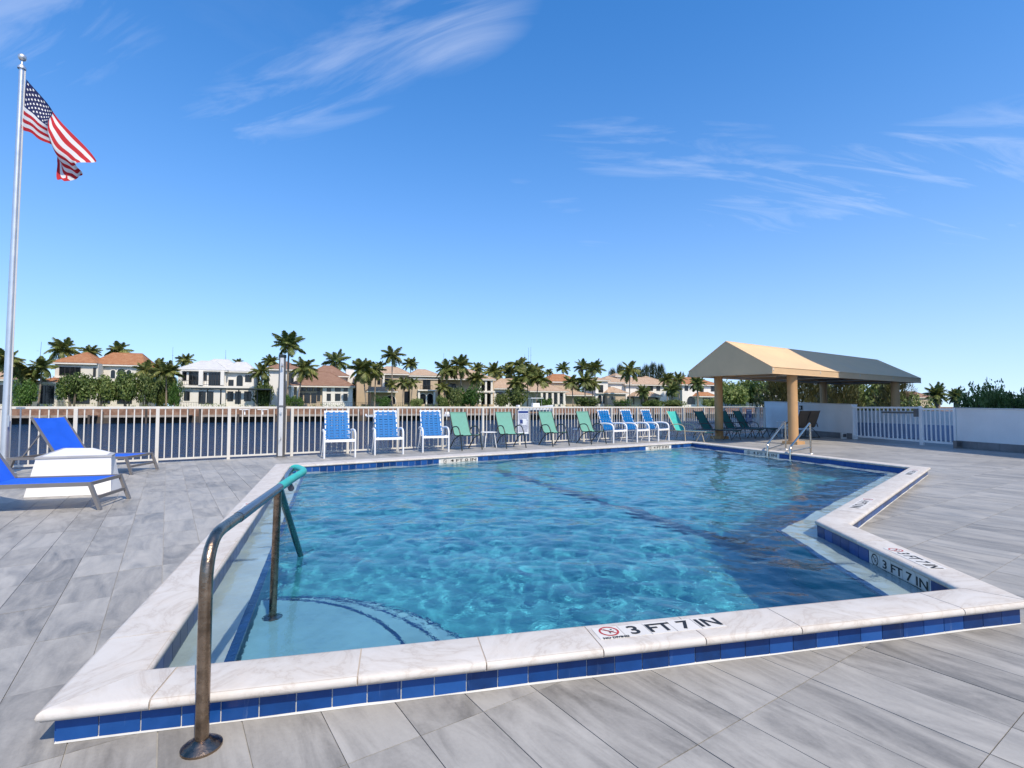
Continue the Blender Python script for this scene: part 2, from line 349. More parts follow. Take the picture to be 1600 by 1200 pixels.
# ------------------------------------------------------------------ mesh building
class MB:
    def __init__(s): s.v, s.f, s.uv = [], [], None
    def quad(s, a, b, c, d):
        i = len(s.v); s.v += [tuple(a), tuple(b), tuple(c), tuple(d)]; s.f.append((i, i + 1, i + 2, i + 3)); return s
    def poly(s, pts):
        i = len(s.v); s.v += [tuple(p) for p in pts]; s.f.append(tuple(range(i, i + len(pts)))); return s
    def hexa(s, p):                                    # 8 corners: bottom 4 ccw, top 4 ccw
        i = len(s.v); s.v += [tuple(q) for q in p]
        s.f += [(i + 3, i + 2, i + 1, i), (i + 4, i + 5, i + 6, i + 7)] + [(i + k, i + (k + 1) % 4, i + 4 + (k + 1) % 4, i + 4 + k) for k in range(4)]
        return s
    def box(s, x0, x1, y0, y1, z0, z1, mtx=None):
        p = [(x0, y0, z0), (x1, y0, z0), (x1, y1, z0), (x0, y1, z0), (x0, y0, z1), (x1, y0, z1), (x1, y1, z1), (x0, y1, z1)]
        if mtx: p = [mtx @ Vector(q) for q in p]
        return s.hexa(p)
    def bar(s, a, b, w, h=None, up=(0, 0, 1)):         # rectangular bar from a to b
        a, b = Vector(a), Vector(b); h = w if h is None else h
        d = (b - a).normalized(); x = d.cross(Vector(up))
        if x.length < 1e-4: x = d.cross(Vector((1, 0, 0)))
        x.normalize(); y = x.cross(d); x *= w / 2; y *= h / 2
        return s.hexa([a - x - y, a + x - y, a + x + y, a - x + y, b - x - y, b + x - y, b + x + y, b - x + y])
    def prism(s, pts, z0, z1):
        n = len(pts); i = len(s.v)
        s.v += [(p[0], p[1], z0) for p in pts] + [(p[0], p[1], z1) for p in pts]
        s.f += [tuple(i + k for k in reversed(range(n))), tuple(i + n + k for k in range(n))]
        s.f += [(i + k, i + (k + 1) % n, i + n + (k + 1) % n, i + n + k) for k in range(n)]
        return s
    def loft(s, rings, closed=True, caps=True):
        i = len(s.v); n = len(rings[0])
        for r in rings: s.v += [tuple(p) for p in r]
        for k in range(len(rings) - 1):
            for j in range(n if closed else n - 1):
                a, b = i + k * n + j, i + k * n + (j + 1) % n
                s.f.append((a, b, b + n, a + n))
        if caps and closed:
            s.f.append(tuple(i + j for j in reversed(range(n)))); s.f.append(tuple(i + (len(rings) - 1) * n + j for j in range(n)))
        return s
    def tube(s, pts, r, n=8, flat=1.0, rs=None):
        pts = [Vector(p) for p in pts]; rings = []; prev = None
        for k, p in enumerate(pts):
            d = (pts[min(k + 1, len(pts) - 1)] - pts[max(k - 1, 0)]).normalized()
            if prev is None:
                x = d.cross(Vector((0, 0, 1)))
                if x.length < 1e-3: x = d.cross(Vector((0, 1, 0)))
            else: x = prev - d * prev.dot(d)
            x.normalize(); prev = x; y = d.cross(x)
            rr = rs[k] if rs else r
            rings.append([p + x * (rr * math.cos(2 * math.pi * j / n)) + y * (rr * flat * math.sin(2 * math.pi * j / n)) for j in range(n)])
        return s.loft(rings)
    def lathe(s, prof, n=16, c=(0, 0)):
        rings = [[(c[0] + r * math.cos(2 * math.pi * j / n), c[1] + r * math.sin(2 * math.pi * j / n), z) for j in range(n)] for r, z in prof]
        return s.loft(rings)
    def mesh(s, name, m, smooth=False):
        me = bpy.data.meshes.new(name); me.from_pydata(s.v, [], s.f)
        if s.uv:
            l = me.uv_layers.new(name='UVMap')
            for lp in me.loops: l.data[lp.index].uv = s.uv[lp.vertex_index]
        me.materials.append(M[m] if isinstance(m, str) else m)
        me.validate(); me.update()
        if smooth:
            me.polygons.foreach_set('use_smooth', [True] * len(me.polygons))
            try: me.set_sharp_from_angle(angle=R(50))
            except Exception: pass
        return me
    def build(s, name, m, parent=None, smooth=False, world=False):
        if world and parent is not None:
            o = parent.location; s.v = [(v[0] - o.x, v[1] - o.y, v[2] - o.z) for v in s.v]
        return link(name, s.mesh(name, m, smooth), parent)
def link(name, me, parent=None, loc=None, rot=None, scale=None):
    o = bpy.data.objects.new(name, me); COL.objects.link(o)
    if parent is not None: o.parent = parent
    if loc is not None: o.location = loc
    if rot is not None: o.rotation_euler = rot
    if scale is not None: o.scale = scale
    return o
def tag(o, label=None, cat=None, group=None, kind=None):
    for k, v in (('label', label), ('category', cat), ('group', group), ('kind', kind)):
        if v: o[k] = v
    return o
def thing(name, label, cat, loc=(0, 0, 0), rz=0.0, group=None):
    o = bpy.data.objects.new(name, None); COL.objects.link(o); o.location = loc; o.rotation_euler = (0, 0, rz)
    o.empty_display_size = .2
    return tag(o, label, cat, group)
KIDS = {}
def kids(o): return [c for c in bpy.data.objects if c.parent == o]
def copy_tree(o, tree=None):
    c = o.copy(); COL.objects.link(c)
    for ch in (tree if tree is not None else kids(o)):
        k = ch[0].copy() if isinstance(ch, tuple) else ch.copy(); COL.objects.link(k); k.parent = c
        if isinstance(ch, tuple):
            for g in ch[1]:
                q = g.copy(); COL.objects.link(q); q.parent = k
    return c
def full_tree(o): return [(c, kids(c)) for c in kids(o)]
def arc_path(ctrl, rad=.08, n=5):
    """polyline with rounded corners"""
    ctrl = [Vector(c) for c in ctrl]; out = [ctrl[0]]
    for a, b, c in zip(ctrl, ctrl[1:], ctrl[2:]):
        d1, d2 = (a - b), (c - b); r = min(rad, d1.length * .49, d2.length * .49)
        p, q = b + d1.normalized() * r, b + d2.normalized() * r
        for k in range(n + 1):
            t = k / n; out.append((1 - t) ** 2 * p + 2 * t * (1 - t) * b + t * t * q)
    out.append(ctrl[-1]); return out
def clip_half(poly, p, n):                             # keep the side where (x-p).n >= 0
    out = []
    for i in range(len(poly)):
        a, b = poly[i], poly[(i + 1) % len(poly)]
        da, db = (a - p).dot(n), (b - p).dot(n)
        if da >= 0: out.append(a)
        if (da > 0) != (db > 0) and abs(da - db) > 1e-9: out.append(a + (b - a) * (da / (da - db)))
    return out
def area2(p): return abs(sum(p[i].x * p[(i + 1) % len(p)].y - p[(i + 1) % len(p)].x * p[i].y for i in range(len(p)))) / 2
def minus_convex(polys, conv):                         # conv: ccw 2-D polygon
    out = []
    for poly in polys:
        rest = poly
        for i in range(len(conv)):
            a, b = conv[i], conv[(i + 1) % len(conv)]
            n = Vector((-(b - a).y, (b - a).x))        # inward
            o = clip_half(rest, a, -n) if len(rest) > 2 else []
            if len(o) > 2 and area2(o) > 1e-5: out.append(o)
            rest = clip_half(rest, a, n) if len(rest) > 2 else []
            if len(rest) < 3 or area2(rest) < 1e-6: break
    return out
def text_mesh(body, size, m, bold=.0, spacing=1.0):
    cu = bpy.data.curves.new('lettering', 'FONT'); cu.body = body; cu.size = size; cu.offset = bold; cu.space_character = spacing
    cu.align_x = 'CENTER'; cu.align_y = 'CENTER'; cu.resolution_u = 3
    o = bpy.data.objects.new('tmp', cu); COL.objects.link(o)
    dg = bpy.context.evaluated_depsgraph_get(); me = bpy.data.meshes.new_from_object(o.evaluated_get(dg))
    bpy.data.objects.remove(o); me.materials.clear(); me.materials.append(M[m]); return me
# ------------------------------------------------------------------ pool outline (inner and outer edge of the coping), counter-clockwise
ZC = 0.135                                             # top of coping above the deck
IN = [G(*p, ZC).to_2d() for p in [(236, 1043), (1496, 917.5), (1272.5, 812.5), (1421, 729.5), (1081, 691), (453, 728)]]
WID = [.265, .25, .28, .29, .5, .28]
def offset_poly(pts, wid):                             # outwards for positive widths
    n = len(pts); out = []
    def ln(i):
        a, b = pts[i % n], pts[(i + 1) % n]; d = (b - a).normalized(); return a + Vector((d.y, -d.x)) * wid[i % n], d
    for i in range(n):
        (p, d), (q, e) = ln(i - 1), ln(i)
        t = ((q - p).x * e.y - (q - p).y * e.x) / (d.x * e.y - d.y * e.x); out.append(p + d * t)
    return out
OUT = offset_poly(IN, WID)
RIS = offset_poly(OUT, [-.048] * 6)                     # outer riser face, under the overhang
WAL = offset_poly(IN, [.025] * 6)                      # inner tiled wall face
LEDW = [.22, .24, .29, .26, .24, .215]
LED = offset_poly(IN, [-w for w in LEDW])                      # inner edge of the shallow gutter ledge
HOLE1 = [RIS[0], RIS[1], RIS[2], RIS[5]]; HOLE2 = [RIS[2], RIS[3], RIS[4], RIS[5]]

# ------------------------------------------------------------------ deck
BF = G(247.5, 723).to_2d().dot(BX)                     # the fence line, measured along BX
def AB(a, b): return AX * a + BX * b
WALL_A = G(1600, 708.5).to_2d(); WALL_B = G(1330, 686).to_2d(); WDIR = (WALL_B - WALL_A).normalized()
deck = tag(bpy.data.objects.new('deck', None), None, None, None, 'structure'); COL.objects.link(deck)
slab = MB()
big = [AB(-26, -7), AB(24, -7), AB(24, BF + .12), AB(-26, BF + .12)]
for pl in minus_convex(minus_convex([big], HOLE1), HOLE2): slab.poly([(p.x, p.y, -.006) for p in pl])
slab.build('grout_bed', 'grout', deck)
cells = []
full_me = MB().box(-TA / 2 + .0018, TA / 2 - .0018, -TB / 2 + .0018, TB / 2 - .0018, -.005, 0).mesh('paving_tile', 'deck')
def inside(poly, p):
    return all(((b - a).x * (p - a).y - (b - a).y * (p - a).x) > 0 for a, b in zip(poly, poly[1:] + poly[:1]))
for ia in range(int(-26 / TA), int(23 / TA)):
    for ib in range(int(-4 / TB), int(BF / TB) + 1):
        a0, b0 = ia * TA, ib * TB; a1, b1 = a0 + TA, min(b0 + TB, BF + .10)
        if b1 - b0 < .05: continue
        c = AB((a0 + a1) / 2, (b0 + b1) / 2)
        if c.y < -.8 or abs(c.x) > c.y * 1.25 + 4: continue
        if c.y > 8 and c.x > 17: continue
        g = .0018
        q = [AB(a0 + g, b0 + g), AB(a1 - g, b0 + g), AB(a1 - g, b1 - g), AB(a0 + g, b1 - g)]
        if all(inside(HOLE1, p) for p in q) or all(inside(HOLE2, p) for p in q): continue
        pcs = minus_convex(minus_convex([q], HOLE1), HOLE2)
        if not pcs: continue
        whole = len(pcs) == 1 and len(pcs[0]) == 4 and abs(area2(pcs[0]) - area2(q)) < 1e-6 and abs(b1 - b0 - TB) < 1e-6
        if not whole and abs(sum(map(area2, pcs)) - area2(q)) < 1e-5: pcs = [q]
        vis = c.y > 1.2 and abs(c.x) < c.y * 1.02
        score = (sum(map(area2, pcs)) / c.y ** 3) if vis else 0
        cells.append((score, c, pcs, whole))
cells.sort(key=lambda t: -t[0])
rest = MB()
for k, (sc_, c, pcs, whole) in enumerate(cells):
    if k < 298 and sc_ > 0:
        if whole: link('paving_tile', full_me, deck, (c.x, c.y, random.uniform(-.0012, .0006)), (0, 0, AANG))
        else:
            mb = MB()
            for p in pcs: mb.prism([(q.x - c.x, q.y - c.y) for q in p], -.005, 0)
            link('paving_tile', mb.mesh('paving_tile', 'deck'), deck, (c.x, c.y, 0))
    else:
        for p in pcs: rest.poly([(q.x, q.y, 0) for q in p])
tag(rest.build('far_paving_tiles', 'deck', deck), kind='stuff')
# canal-side wall under the fence
sw = MB(); e0, e1 = AB(-26, BF + .12), AB(24, BF + .12); f0, f1 = AB(-26, BF + .02), AB(24, BF + .02)
sw.hexa([(f0.x, f0.y, -2.5), (f1.x, f1.y, -2.5), (e1.x, e1.y, -2.5), (e0.x, e0.y, -2.5), (f0.x, f0.y, -.012), (f1.x, f1.y, -.012), (e1.x, e1.y, -.012), (e0.x, e0.y, -.012)])
tag(sw.build('seawall', 'concrete'), kind='structure')

# ------------------------------------------------------------------ pool
pool = thing('swimming_pool', 'irregular in-ground pool with white marble coping and blue waterline tiles', 'pool', (1, 6, 0))
ZF, ZL = -1.12, -.035
def v3(p, z): return (p.x, p.y, z)
N6 = 6
mb = MB()                                              # hidden body between the outer riser and the inner wall
for i in range(N6):
    j = (i + 1) % N6
    a, b, c, d = RIS[i], RIS[j], WAL[j], WAL[i]
    mb.hexa([v3(a, -.02), v3(b, -.02), v3(c, -.02), v3(d, -.02), v3(a, .094), v3(b, .094), v3(c, .094), v3(d, .094)])
mb.build('grout_wall', 'wgrout', pool, world=True)
mb = MB()
for i in range(N6):                                    # gutter ledge, just under the water
    j = (i + 1) % N6; mb.quad(v3(WAL[i], ZL), v3(WAL[j], ZL), v3(LED[j], ZL), v3(LED[i], ZL))
ledge = mb.build('gutter_ledge', 'ledge', pool, world=True)
mb = MB()
for i in range(N6):
    j = (i + 1) % N6; mb.quad(v3(LED[i], ZL), v3(LED[j], ZL), v3(LED[j], ZF), v3(LED[i], ZF))
for p in ([LED[0], LED[1], LED[2], LED[5]], [LED[2], LED[3], LED[4], LED[5]]): mb.poly([v3(q, ZF) for q in p])
shell = mb.build('pool_shell', 'plaster', pool, world=True)
recv = [ledge, shell]
# blue trim along the ledge edge
def tiles_along(a, b, z0, z1, nrm, pitch, m, name, joined=None, skip=(), thick=.006, me_cache={}):
    d = (b - a); L = d.length; d = d / L; n = max(1, round(L / pitch)); w = L / n
    key = (round(w, 4), z0, z1, m, name)
    ang = math.atan2(d.y, d.x)
    for k in range(n):
        s0, s1 = k * w, (k + 1) * w
        if any(s1 > u and s0 < v for u, v in skip): continue
        ctr = a + d * (s0 + w / 2)
        if joined is not None:
            mt = Matrix.Translation((ctr.x, ctr.y, 0)) @ Matrix.Rotation(ang, 4, 'Z')
            sgn = 1 if nrm.dot(Vector((-d.y, d.x))) > 0 else -1
            joined.box(-w / 2 + .0022, w / 2 - .0022, *sorted((0, sgn * thick)), z0, z1, mt)
        else:
            sgn = 1 if nrm.dot(Vector((-d.y, d.x))) > 0 else -1
            if (key, sgn) not in me_cache:
                me_cache[(key, sgn)] = MB().box(-w / 2 + .0022, w / 2 - .0022, *sorted((0, sgn * thick)), z0, z1).mesh(name, m)
            link(name, me_cache[(key, sgn)], pool, (ctr.x - pool.location.x, ctr.y - pool.location.y, random.uniform(-.0006, .0006)), (0, 0, ang))
def nin(i): d = (IN[(i + 1) % 6] - IN[i]).normalized(); return Vector((-d.y, d.x))
PT = .136
# where the depth markers sit on the walls: (edge, distance from edge start)
def along(i, px, py, z, base): return (G(px, py, z).to_2d() - base[i]).dot((base[(i + 1) % 6] - base[i]).normalized())
mk_notch = sorted((along(1, 1356, 868, .05, WAL), along(1, 1452, 915, .05, WAL)))
mk_far1 = sorted((along(4, 741, 716, .05, WAL), along(4, 688, 720, .05, WAL)))
mk_far2 = sorted((along(4, 1038, 697, .05, WAL), along(4, 1005, 699, .05, WAL)))
mk_side = sorted((along(3, 1183, 705, .05, WAL), along(3, 1232, 711, .05, WAL)))
tiles_along(RIS[0], RIS[1], .002, .094, -nin(0), PT, 'btile', 'riser_tile')
tiles_along(RIS[2], RIS[3], .002, .094, -nin(2), PT, 'btile', 'riser_tile')
tiles_along(WAL[1], WAL[2], -.03, .094, nin(1), PT, 'btile', 'waterline_tile', skip=[mk_notch])
tiles_along(WAL[4], WAL[5], -.03, .094, nin(4), PT, 'btile', 'waterline_tile', skip=[mk_far1, mk_far2])
tiles_along(WAL[5], WAL[0], -.03, .094, nin(5), PT, 'btile', 'waterline_tile')
jt = MB()
tiles_along(WAL[3], WAL[4], -.03, .094, nin(3), PT, 'btile', 'waterline_tile', joined=jt, skip=[mk_side])
tiles_along(WAL[2], WAL[3], -.03, .094, nin(2), PT, 'btile', 'waterline_tile', joined=jt)
tiles_along(WAL[0], WAL[1], -.03, .094, nin(0), PT, 'btile', 'waterline_tile', joined=jt)
tiles_along(RIS[1], RIS[2], .002, .094, -nin(1), PT, 'btile', 'riser_tile', joined=jt)
tiles_along(RIS[3], RIS[4], .002, .094, -nin(3), PT, 'btile', 'riser_tile', joined=jt)
tiles_along(RIS[4], RIS[5], .002, .094, -nin(4), PT, 'btile', 'riser_tile', joined=jt)
tiles_along(RIS[5], RIS[0], .002, .094, -nin(5), PT, 'btile', 'riser_tile', joined=jt)
tag(jt.build('shaded_tile_rows', 'btile', pool, world=True), kind='stuff')
LED2 = offset_poly(IN, [-w - .045 for w in LEDW])
jt = MB()
for i in (1, 2, 3, 5, 0):
    a, b = LED[i], LED[(i + 1) % 6]
    a2, b2 = LED2[i], LED2[(i + 1) % 6]
    n = max(1, round((b - a).length / PT))
    for k in range(n):
        t0, t1 = (k + .02) / n, (k + .98) / n
        p0, p1, q0, q1 = a.lerp(b, t0), a.lerp(b, t1), a2.lerp(b2, t0), a2.lerp(b2, t1)
        zt, zb = ZL + .004, ZL - .05
        jt.hexa([v3(p0, zb), v3(p1, zb), v3(q1, zb), v3(q0, zb), v3(p0, zt), v3(p1, zt), v3(q1, zt), v3(q0, zt)])
trim = tag(jt.build('ledge_edge_tiles', 'navytrim', pool, world=True), kind='stuff'); recv.append(trim)
# white sealant fillet where riser meets the deck
def fillet(i):
    a, b = RIS[i], RIS[(i + 1) % 6]; n = -nin(i); m = 40; rings = []
    for k in range(m + 1):
        p = a.lerp(b, k / m); h = .006 + .006 * (0.5 + 0.5 * math.sin(k * .9 + i)) * random.uniform(.5, 1); w = .003 + .005 * random.random()
        rings.append([v3(p + n * .004, h), v3(p + n * (.006 + w * .5), h * .55), v3(p + n * (.006 + w), .0015), v3(p, -.004)])
    return rings
mb = MB()
for i in (0, 2): mb.loft(fillet(i))
mb.build('sealant_bead', 'sealant', pool, True, True)
# coping stones
PROF = [(.014, 0.0), (.003, .008), (0, .018), (.003, .030), (.012, .037), (.028, .040)]     # (in from the outer edge, up)
zb = ZC - .040
for i in range(N6):
    j = (i + 1) % N6
    A0, A1, B0, B1 = OUT[i], OUT[j], IN[i], IN[j]
    d = (A1 - A0).normalized(); n = nin(i); wid = WID[i]
    s_start, s_end = 0.0, (A1 - A0).length
    L = s_end; cnt = max(2, round(L / .60)); cuts = [0.0]
    ph = {0: [0, .355, .62, .60]}.get(i)
    for k in range(1, cnt): cuts.append(L * k / cnt + random.uniform(-.04, .04))
    if i == 0:                                         # joints of the near edge as they fall in the photograph
        cuts = [0.0] + [(G(x, y, ZC).to_2d() - A0).dot(d) for x, y in ((240, 1086), (557, 1068), (764, 1045), (944, 1015), (1111, 1002), (1254, 980), (1504, 950))]
    cuts.append(L)
    off_in0 = (B0 - A0).dot(d); off_in1 = (B1 - A0).dot(d)
    for k in range(len(cuts) - 1):
        def end(s, first, last, o):                    # a ring of the profile at one end of the stone
            r = []
            prof = PROF + [(wid - x, z) for x, z in reversed(PROF)]
            for x, z in prof:
                t = x / wid; ss = s + o
                if first: ss = off_in0 * t + o
                if last: ss = L + (off_in1 - L) * t + o
                p = A0 + d * ss + n * x; r.append((p.x, p.y, zb + z))
            return r
        g = .0028; dz = random.uniform(-.001, .001)
        r0, r1 = end(cuts[k], k == 0, False, g), end(cuts[k + 1], False, k == len(cuts) - 2, -g)
        mid = [((a[0] + b[0]) / 2, (a[1] + b[1]) / 2, (a[2] + b[2]) / 2) for a, b in zip(r0, r1)]
        c = Vector(mid[0])
        m_ = MB().loft([[(q[0] - c.x, q[1] - c.y, q[2] + dz) for q in r] for r in (r0, r1)])
        link('coping_stone', m_.mesh('coping_stone', 'coping', True), pool, (c.x - pool.location.x, c.y - pool.location.y, 0))
mb = MB()                                              # mortar bed filling the joints
OI, II = offset_poly(OUT, [-.012] * 6), offset_poly(IN, [.012] * 6)
for i in range(N6):
    j = (i + 1) % N6
    mb.hexa([v3(p, z) for z in (.0945, ZC - .003) for p in (OI[i], OI[j], II[j], II[i])])
mb.build('coping_mortar', mat('tan_mortar', (.42, .35, .28), .9), pool, world=True)

# steps in the near left corner: three curved treads with dark tile noses
cn = LED2[0]; e_r = (LED[1] - LED[0]).normalized(); e_l = (LED[5] - LED[0]).normalized()
def arc_pts(rx, ry, n=22):
    return [cn + e_r * (rx * math.cos(t)) + e_l * (ry * math.sin(t)) for t in [math.pi / 2 * k / n for k in range(n + 1)]]
for k, (rx, ry, z) in enumerate([(.86, 1.10, -.24), (1.16, 1.42, -.50), (1.46, 1.74, -.78)]):
    pts = arc_pts(rx, ry)
    mb = MB(); mb.prism([cn] + pts, ZF + .002, z); st = mb.build('step', 'step', pool, world=True); recv.append(st)
    mb = MB()
    inner = arc_pts(rx - .022, ry - .022)
    for q in range(0, 22):
        t = .004
        a, b, c_, d_ = pts[q].lerp(pts[q + 1], t), pts[q + 1].lerp(pts[q], t), inner[q + 1].lerp(inner[q], t), inner[q].lerp(inner[q + 1], t)
        o2 = (pts[q] - cn).normalized() * .004
        mb.hexa([v3(a + o2, z - .045), v3(b + o2, z - .045), v3(c_, z - .045), v3(d_, z - .045), v3(a + o2, z + .004), v3(b + o2, z + .004), v3(c_, z + .004), v3(d_, z + .004)])
    nose = tag(mb.build('step_nosing_tiles', 'navytrim', st), kind='stuff')
    nose.location = -pool.location; recv.append(nose)
# dark tile line across the floor
pa, pb = GW(757, 727, ZF), GW(1200, 860, ZF)
mb = MB(); d = (pb - pa).normalized(); n = Vector((-d.y, d.x)) * .13
LN = (pb - pa).length; kk = int(LN / .15)
for k in range(kk):
    p, q = pa.lerp(pb, (k + .02) / kk), pa.lerp(pb, (k + .98) / kk)
    mb.hexa([v3(p - n, ZF), v3(q - n, ZF), v3(q + n, ZF), v3(p + n, ZF), v3(p - n, ZF + .006), v3(q - n, ZF + .006), v3(q + n, ZF + .006), v3(p + n, ZF + .006)])
fl = tag(mb.build('floor_line_tiles', 'floorline', pool, world=True), kind='stuff'); recv.append(fl)
# main drain-like fitting on the floor
c = GW(856, 740, ZF)
MB().lathe([(.0, ZF + .001), (.16, ZF + .001), (.15, ZF + .03), (.0, ZF + .045)], 16, (c.x - pool.location.x, c.y - pool.location.y)).build('drain_cover', 'steel_d', pool, True)
for o in recv: o.cycles.is_caustics_receiver = True

# depth markers
def no_diving(parent, mtx, s, red='red'):
    ring = MB(); n = 28; r0, r1 = .5 * s, .40 * s
    o = [(r0 * math.cos(2 * math.pi * k / n), r0 * math.sin(2 * math.pi * k / n)) for k in range(n)]
    i_ = [(r1 * math.cos(2 * math.pi * k / n), r1 * math.sin(2 * math.pi * k / n)) for k in range(n)]
    for k in range(n):
        q = (k + 1) % n; ring.quad((*i_[k], 0), (*o[k], 0), (*o[q], 0), (*i_[q], 0))
    a = R(-40); ca, sa = math.cos(a), math.sin(a)
    def rt(x, y): return (x * ca - y * sa, x * sa + y * ca, .0004)
    ring.quad(rt(-r1, -.03 * s), rt(r1, -.03 * s), rt(r1, .03 * s), rt(-r1, .03 * s))
    fig = MB()
    for pl in ([(-.22, .22), (-.17, .26), (.02, .04), (-.04, -.01)], [(-.06, .06), (.0, .10), (.14, -.04), (.08, -.10)], [(.08, -.04), (.12, .0), (.26, -.02), (.24, -.07)], [(-.02, -.02), (.04, -.01), (.03, -.24), (-.03, -.24)]):
        fig.poly([(x * s, y * s, .0002) for x, y in pl])
    fig.lathe([(.0, .0001), (.055 * s, .0002), (.0, .0006)], 10, (.17 * s, .16 * s))
    for mb_, m_, nm in ((ring, red, 'prohibition_ring'), (fig, 'black', 'diver_symbol')):
        mb_.v = [tuple(mtx @ Vector(v)) for v in mb_.v]; mb_.build(nm, m_, parent)
def marker(body, centre, xdir, ydir, length, height, label, tsize=.085, back=True, word=False, red='red', name='depth_marker'):
    """white marker tiles with a no-diving symbol and the depth; xdir = reading direction, ydir = up of the letters"""
    x, y = Vector(xdir).normalized(), Vector(ydir).normalized(); z = x.cross(y)
    mt = Matrix((x, y, z)).transposed().to_4x4(); mt.translation = Vector(centre) - pool.location
    hold = MB(); nt = 5; w = length / nt
    for k in range(nt):
        hold.box(-length / 2 + k * w + .002, -length / 2 + (k + 1) * w - .002, -height / 2, height / 2, -.006, 0, mt)
    h = hold.build(name, 'marker', pool); h['label'] = label
    m2 = mt @ Matrix.Translation((-length / 2 + w * .55, height * (.10 if word else 0), .0010))
    no_diving(h, m2, min(height * .82, w * .92), red)
    me = text_mesh(body, tsize * 1.28, 'black', tsize * .028, 1.0)
    xs = [v.co.x for v in me.vertices]; ys = [v.co.y for v in me.vertices]
    cx, cy, wx = (max(xs) + min(xs)) / 2, (max(ys) + min(ys)) / 2, max(xs) - min(xs)
    f = (length * .735) / wx; fy = tsize / (max(ys) - min(ys))
    me.transform(mt @ Matrix.Translation((w * .62, 0, .0012)) @ Matrix.Diagonal((f, fy, 1, 1)) @ Matrix.Translation((-cx, -cy, 0)))
    link('lettering', me, h)
    if word:
        me = text_mesh('NO DIVING', .022, 'black', .0012)
        me.transform(mt @ Matrix.Translation((-length / 2 + w * .62, -height * .46, .0012)) @ Matrix.Diagonal((1.12, 1, 1, 1))); link('lettering', me, h)
def on_coping(i, px0, px1, body, label, flip=False, tsize=.075, word=False, side=.5, red='red'):
    d = (IN[(i + 1) % 6] - IN[i]).normalized(); n = nin(i)
    a, b = G(*px0, ZC).to_2d(), G(*px1, ZC).to_2d(); c = (a + b) / 2
    ln = abs((b - a).dot(d)); s = (c - OUT[i]).dot(d); c = OUT[i] + d * s + n * (WID[i] * side)
    xd = d * (-1 if flip else 1); yd = n * (-1 if flip else 1)
    marker(body, (c.x, c.y, ZC + .0022), (xd.x, xd.y, 0), (yd.x, yd.y, 0), ln, .118, label, tsize, word=word, red=red)
on_coping(0, (932, 993), (1130, 975), '3 FT 7 IN', 'no diving and 3 FT 7 IN marker tiles on the near coping', word=True, tsize=.088, side=.56)
on_coping(1, (1372, 856), (1488, 890), '3 FT 7 IN', '3 FT 7 IN marker tiles on the right coping', flip=True, tsize=.08)
on_coping(2, (1326, 793), (1358, 779), '4 FT 0 IN', 'small depth marker tiles on the angled coping', flip=True, tsize=.08)
on_coping(2, (1410, 741), (1432, 734), '4 FT 10 IN', 'small depth marker tiles at the right coping corner', flip=True, tsize=.08)
on_coping(5, (363, 812), (388, 785), '3 FT 7 IN', 'depth marker tiles on the left coping beside the handrail', flip=False, tsize=.08)
def on_wall(i, rng, body, label):
    d = (WAL[(i + 1) % 6] - WAL[i]).normalized(); n = nin(i); L = rng[1] - rng[0]; c = WAL[i] + d * ((rng[0] + rng[1]) / 2) + n * .006
    marker(body, (c.x, c.y, .040), (-d.x, -d.y, 0), (0, 0, 1), L, .108, label, .062, red='black')
on_wall(1, mk_notch, '3 FT 7 IN', '3 FT 7 IN marker tiles on the notch wall at the waterline')
on_wall(4, mk_far1, '4 FT 0 IN', '4 FT 0 IN marker tiles on the far wall below the green chairs')
on_wall(4, mk_far2, '4 FT 0 IN', 'depth marker tiles on the far wall near the corner')
on_wall(3, mk_side, '4 FT 10 IN', 'depth marker tiles behind the ladder rails')

# pool water: a rippled sheet
from mathutils import noise as mnoise
def wave(x, y):
    h = 0.0
    for (kx, ky, a, ph) in WV: h += a * math.sin(kx * x + ky * y + ph)
    w = 0.0095 * mnoise.noise(Vector((x * 4.4 + .9 * math.sin(y * 1.7), y * 5.2 + .8 * math.sin(x * 1.1), 1.7))) + .0060 * mnoise.noise(Vector((x * 10.5, y * 10.5, 4.1)))
    c_ = Vector((x, y)) - LED2[0]; q = min(1, max(0, (c_.length - .7) / 1.9)); q = q * q * (3 - 2 * q)
    return (h + w) * (.16 + .84 * q)
WV = []
rw = random.Random(5)
for k in range(9):
    wl_ = rw.uniform(.32, 1.1); th = rw.uniform(0, 2 * math.pi)
    WV.append((2 * math.pi / wl_ * math.cos(th), 2 * math.pi / wl_ * math.sin(th), 0.0015 * wl_ / .5, rw.uniform(0, 6.28)))
WOUT = offset_poly(IN, [.12] * 6)
def in_pool(p):
    c1 = [WOUT[0], WOUT[1], WOUT[2], WOUT[5]]; c2 = [WOUT[2], WOUT[3], WOUT[4], WOUT[5]]
    return inside(c1, p) or inside(c2, p)
STEP = .03
xs0, xs1 = min(p.x for p in WOUT), max(p.x for p in WOUT); ys0, ys1 = min(p.y for p in WOUT), max(p.y for p in WOUT)
nx, ny = int((xs1 - xs0) / STEP) + 2, int((ys1 - ys0) / STEP) + 2
idx = {}; wv, wf = [], []
ok = [[in_pool(Vector((xs0 + i * STEP, ys0 + j * STEP))) for j in range(ny)] for i in range(nx)]
def vid(i, j):
    if (i, j) not in idx:
        x, y = xs0 + i * STEP, ys0 + j * STEP; idx[(i, j)] = len(wv); wv.append((x, y, wave(x, y)))
    return idx[(i, j)]
for i in range(nx - 1):
    for j in range(ny - 1):
        if ok[i][j] and ok[i + 1][j] and ok[i][j + 1] and ok[i + 1][j + 1]:
            wf.append((vid(i, j), vid(i + 1, j), vid(i + 1, j + 1), vid(i, j + 1)))
me = bpy.data.meshes.new('pool_water'); me.from_pydata(wv, [], wf); me.materials.append(M['pwater'])
me.polygons.foreach_set('use_smooth', [True] * len(me.polygons)); me.update()
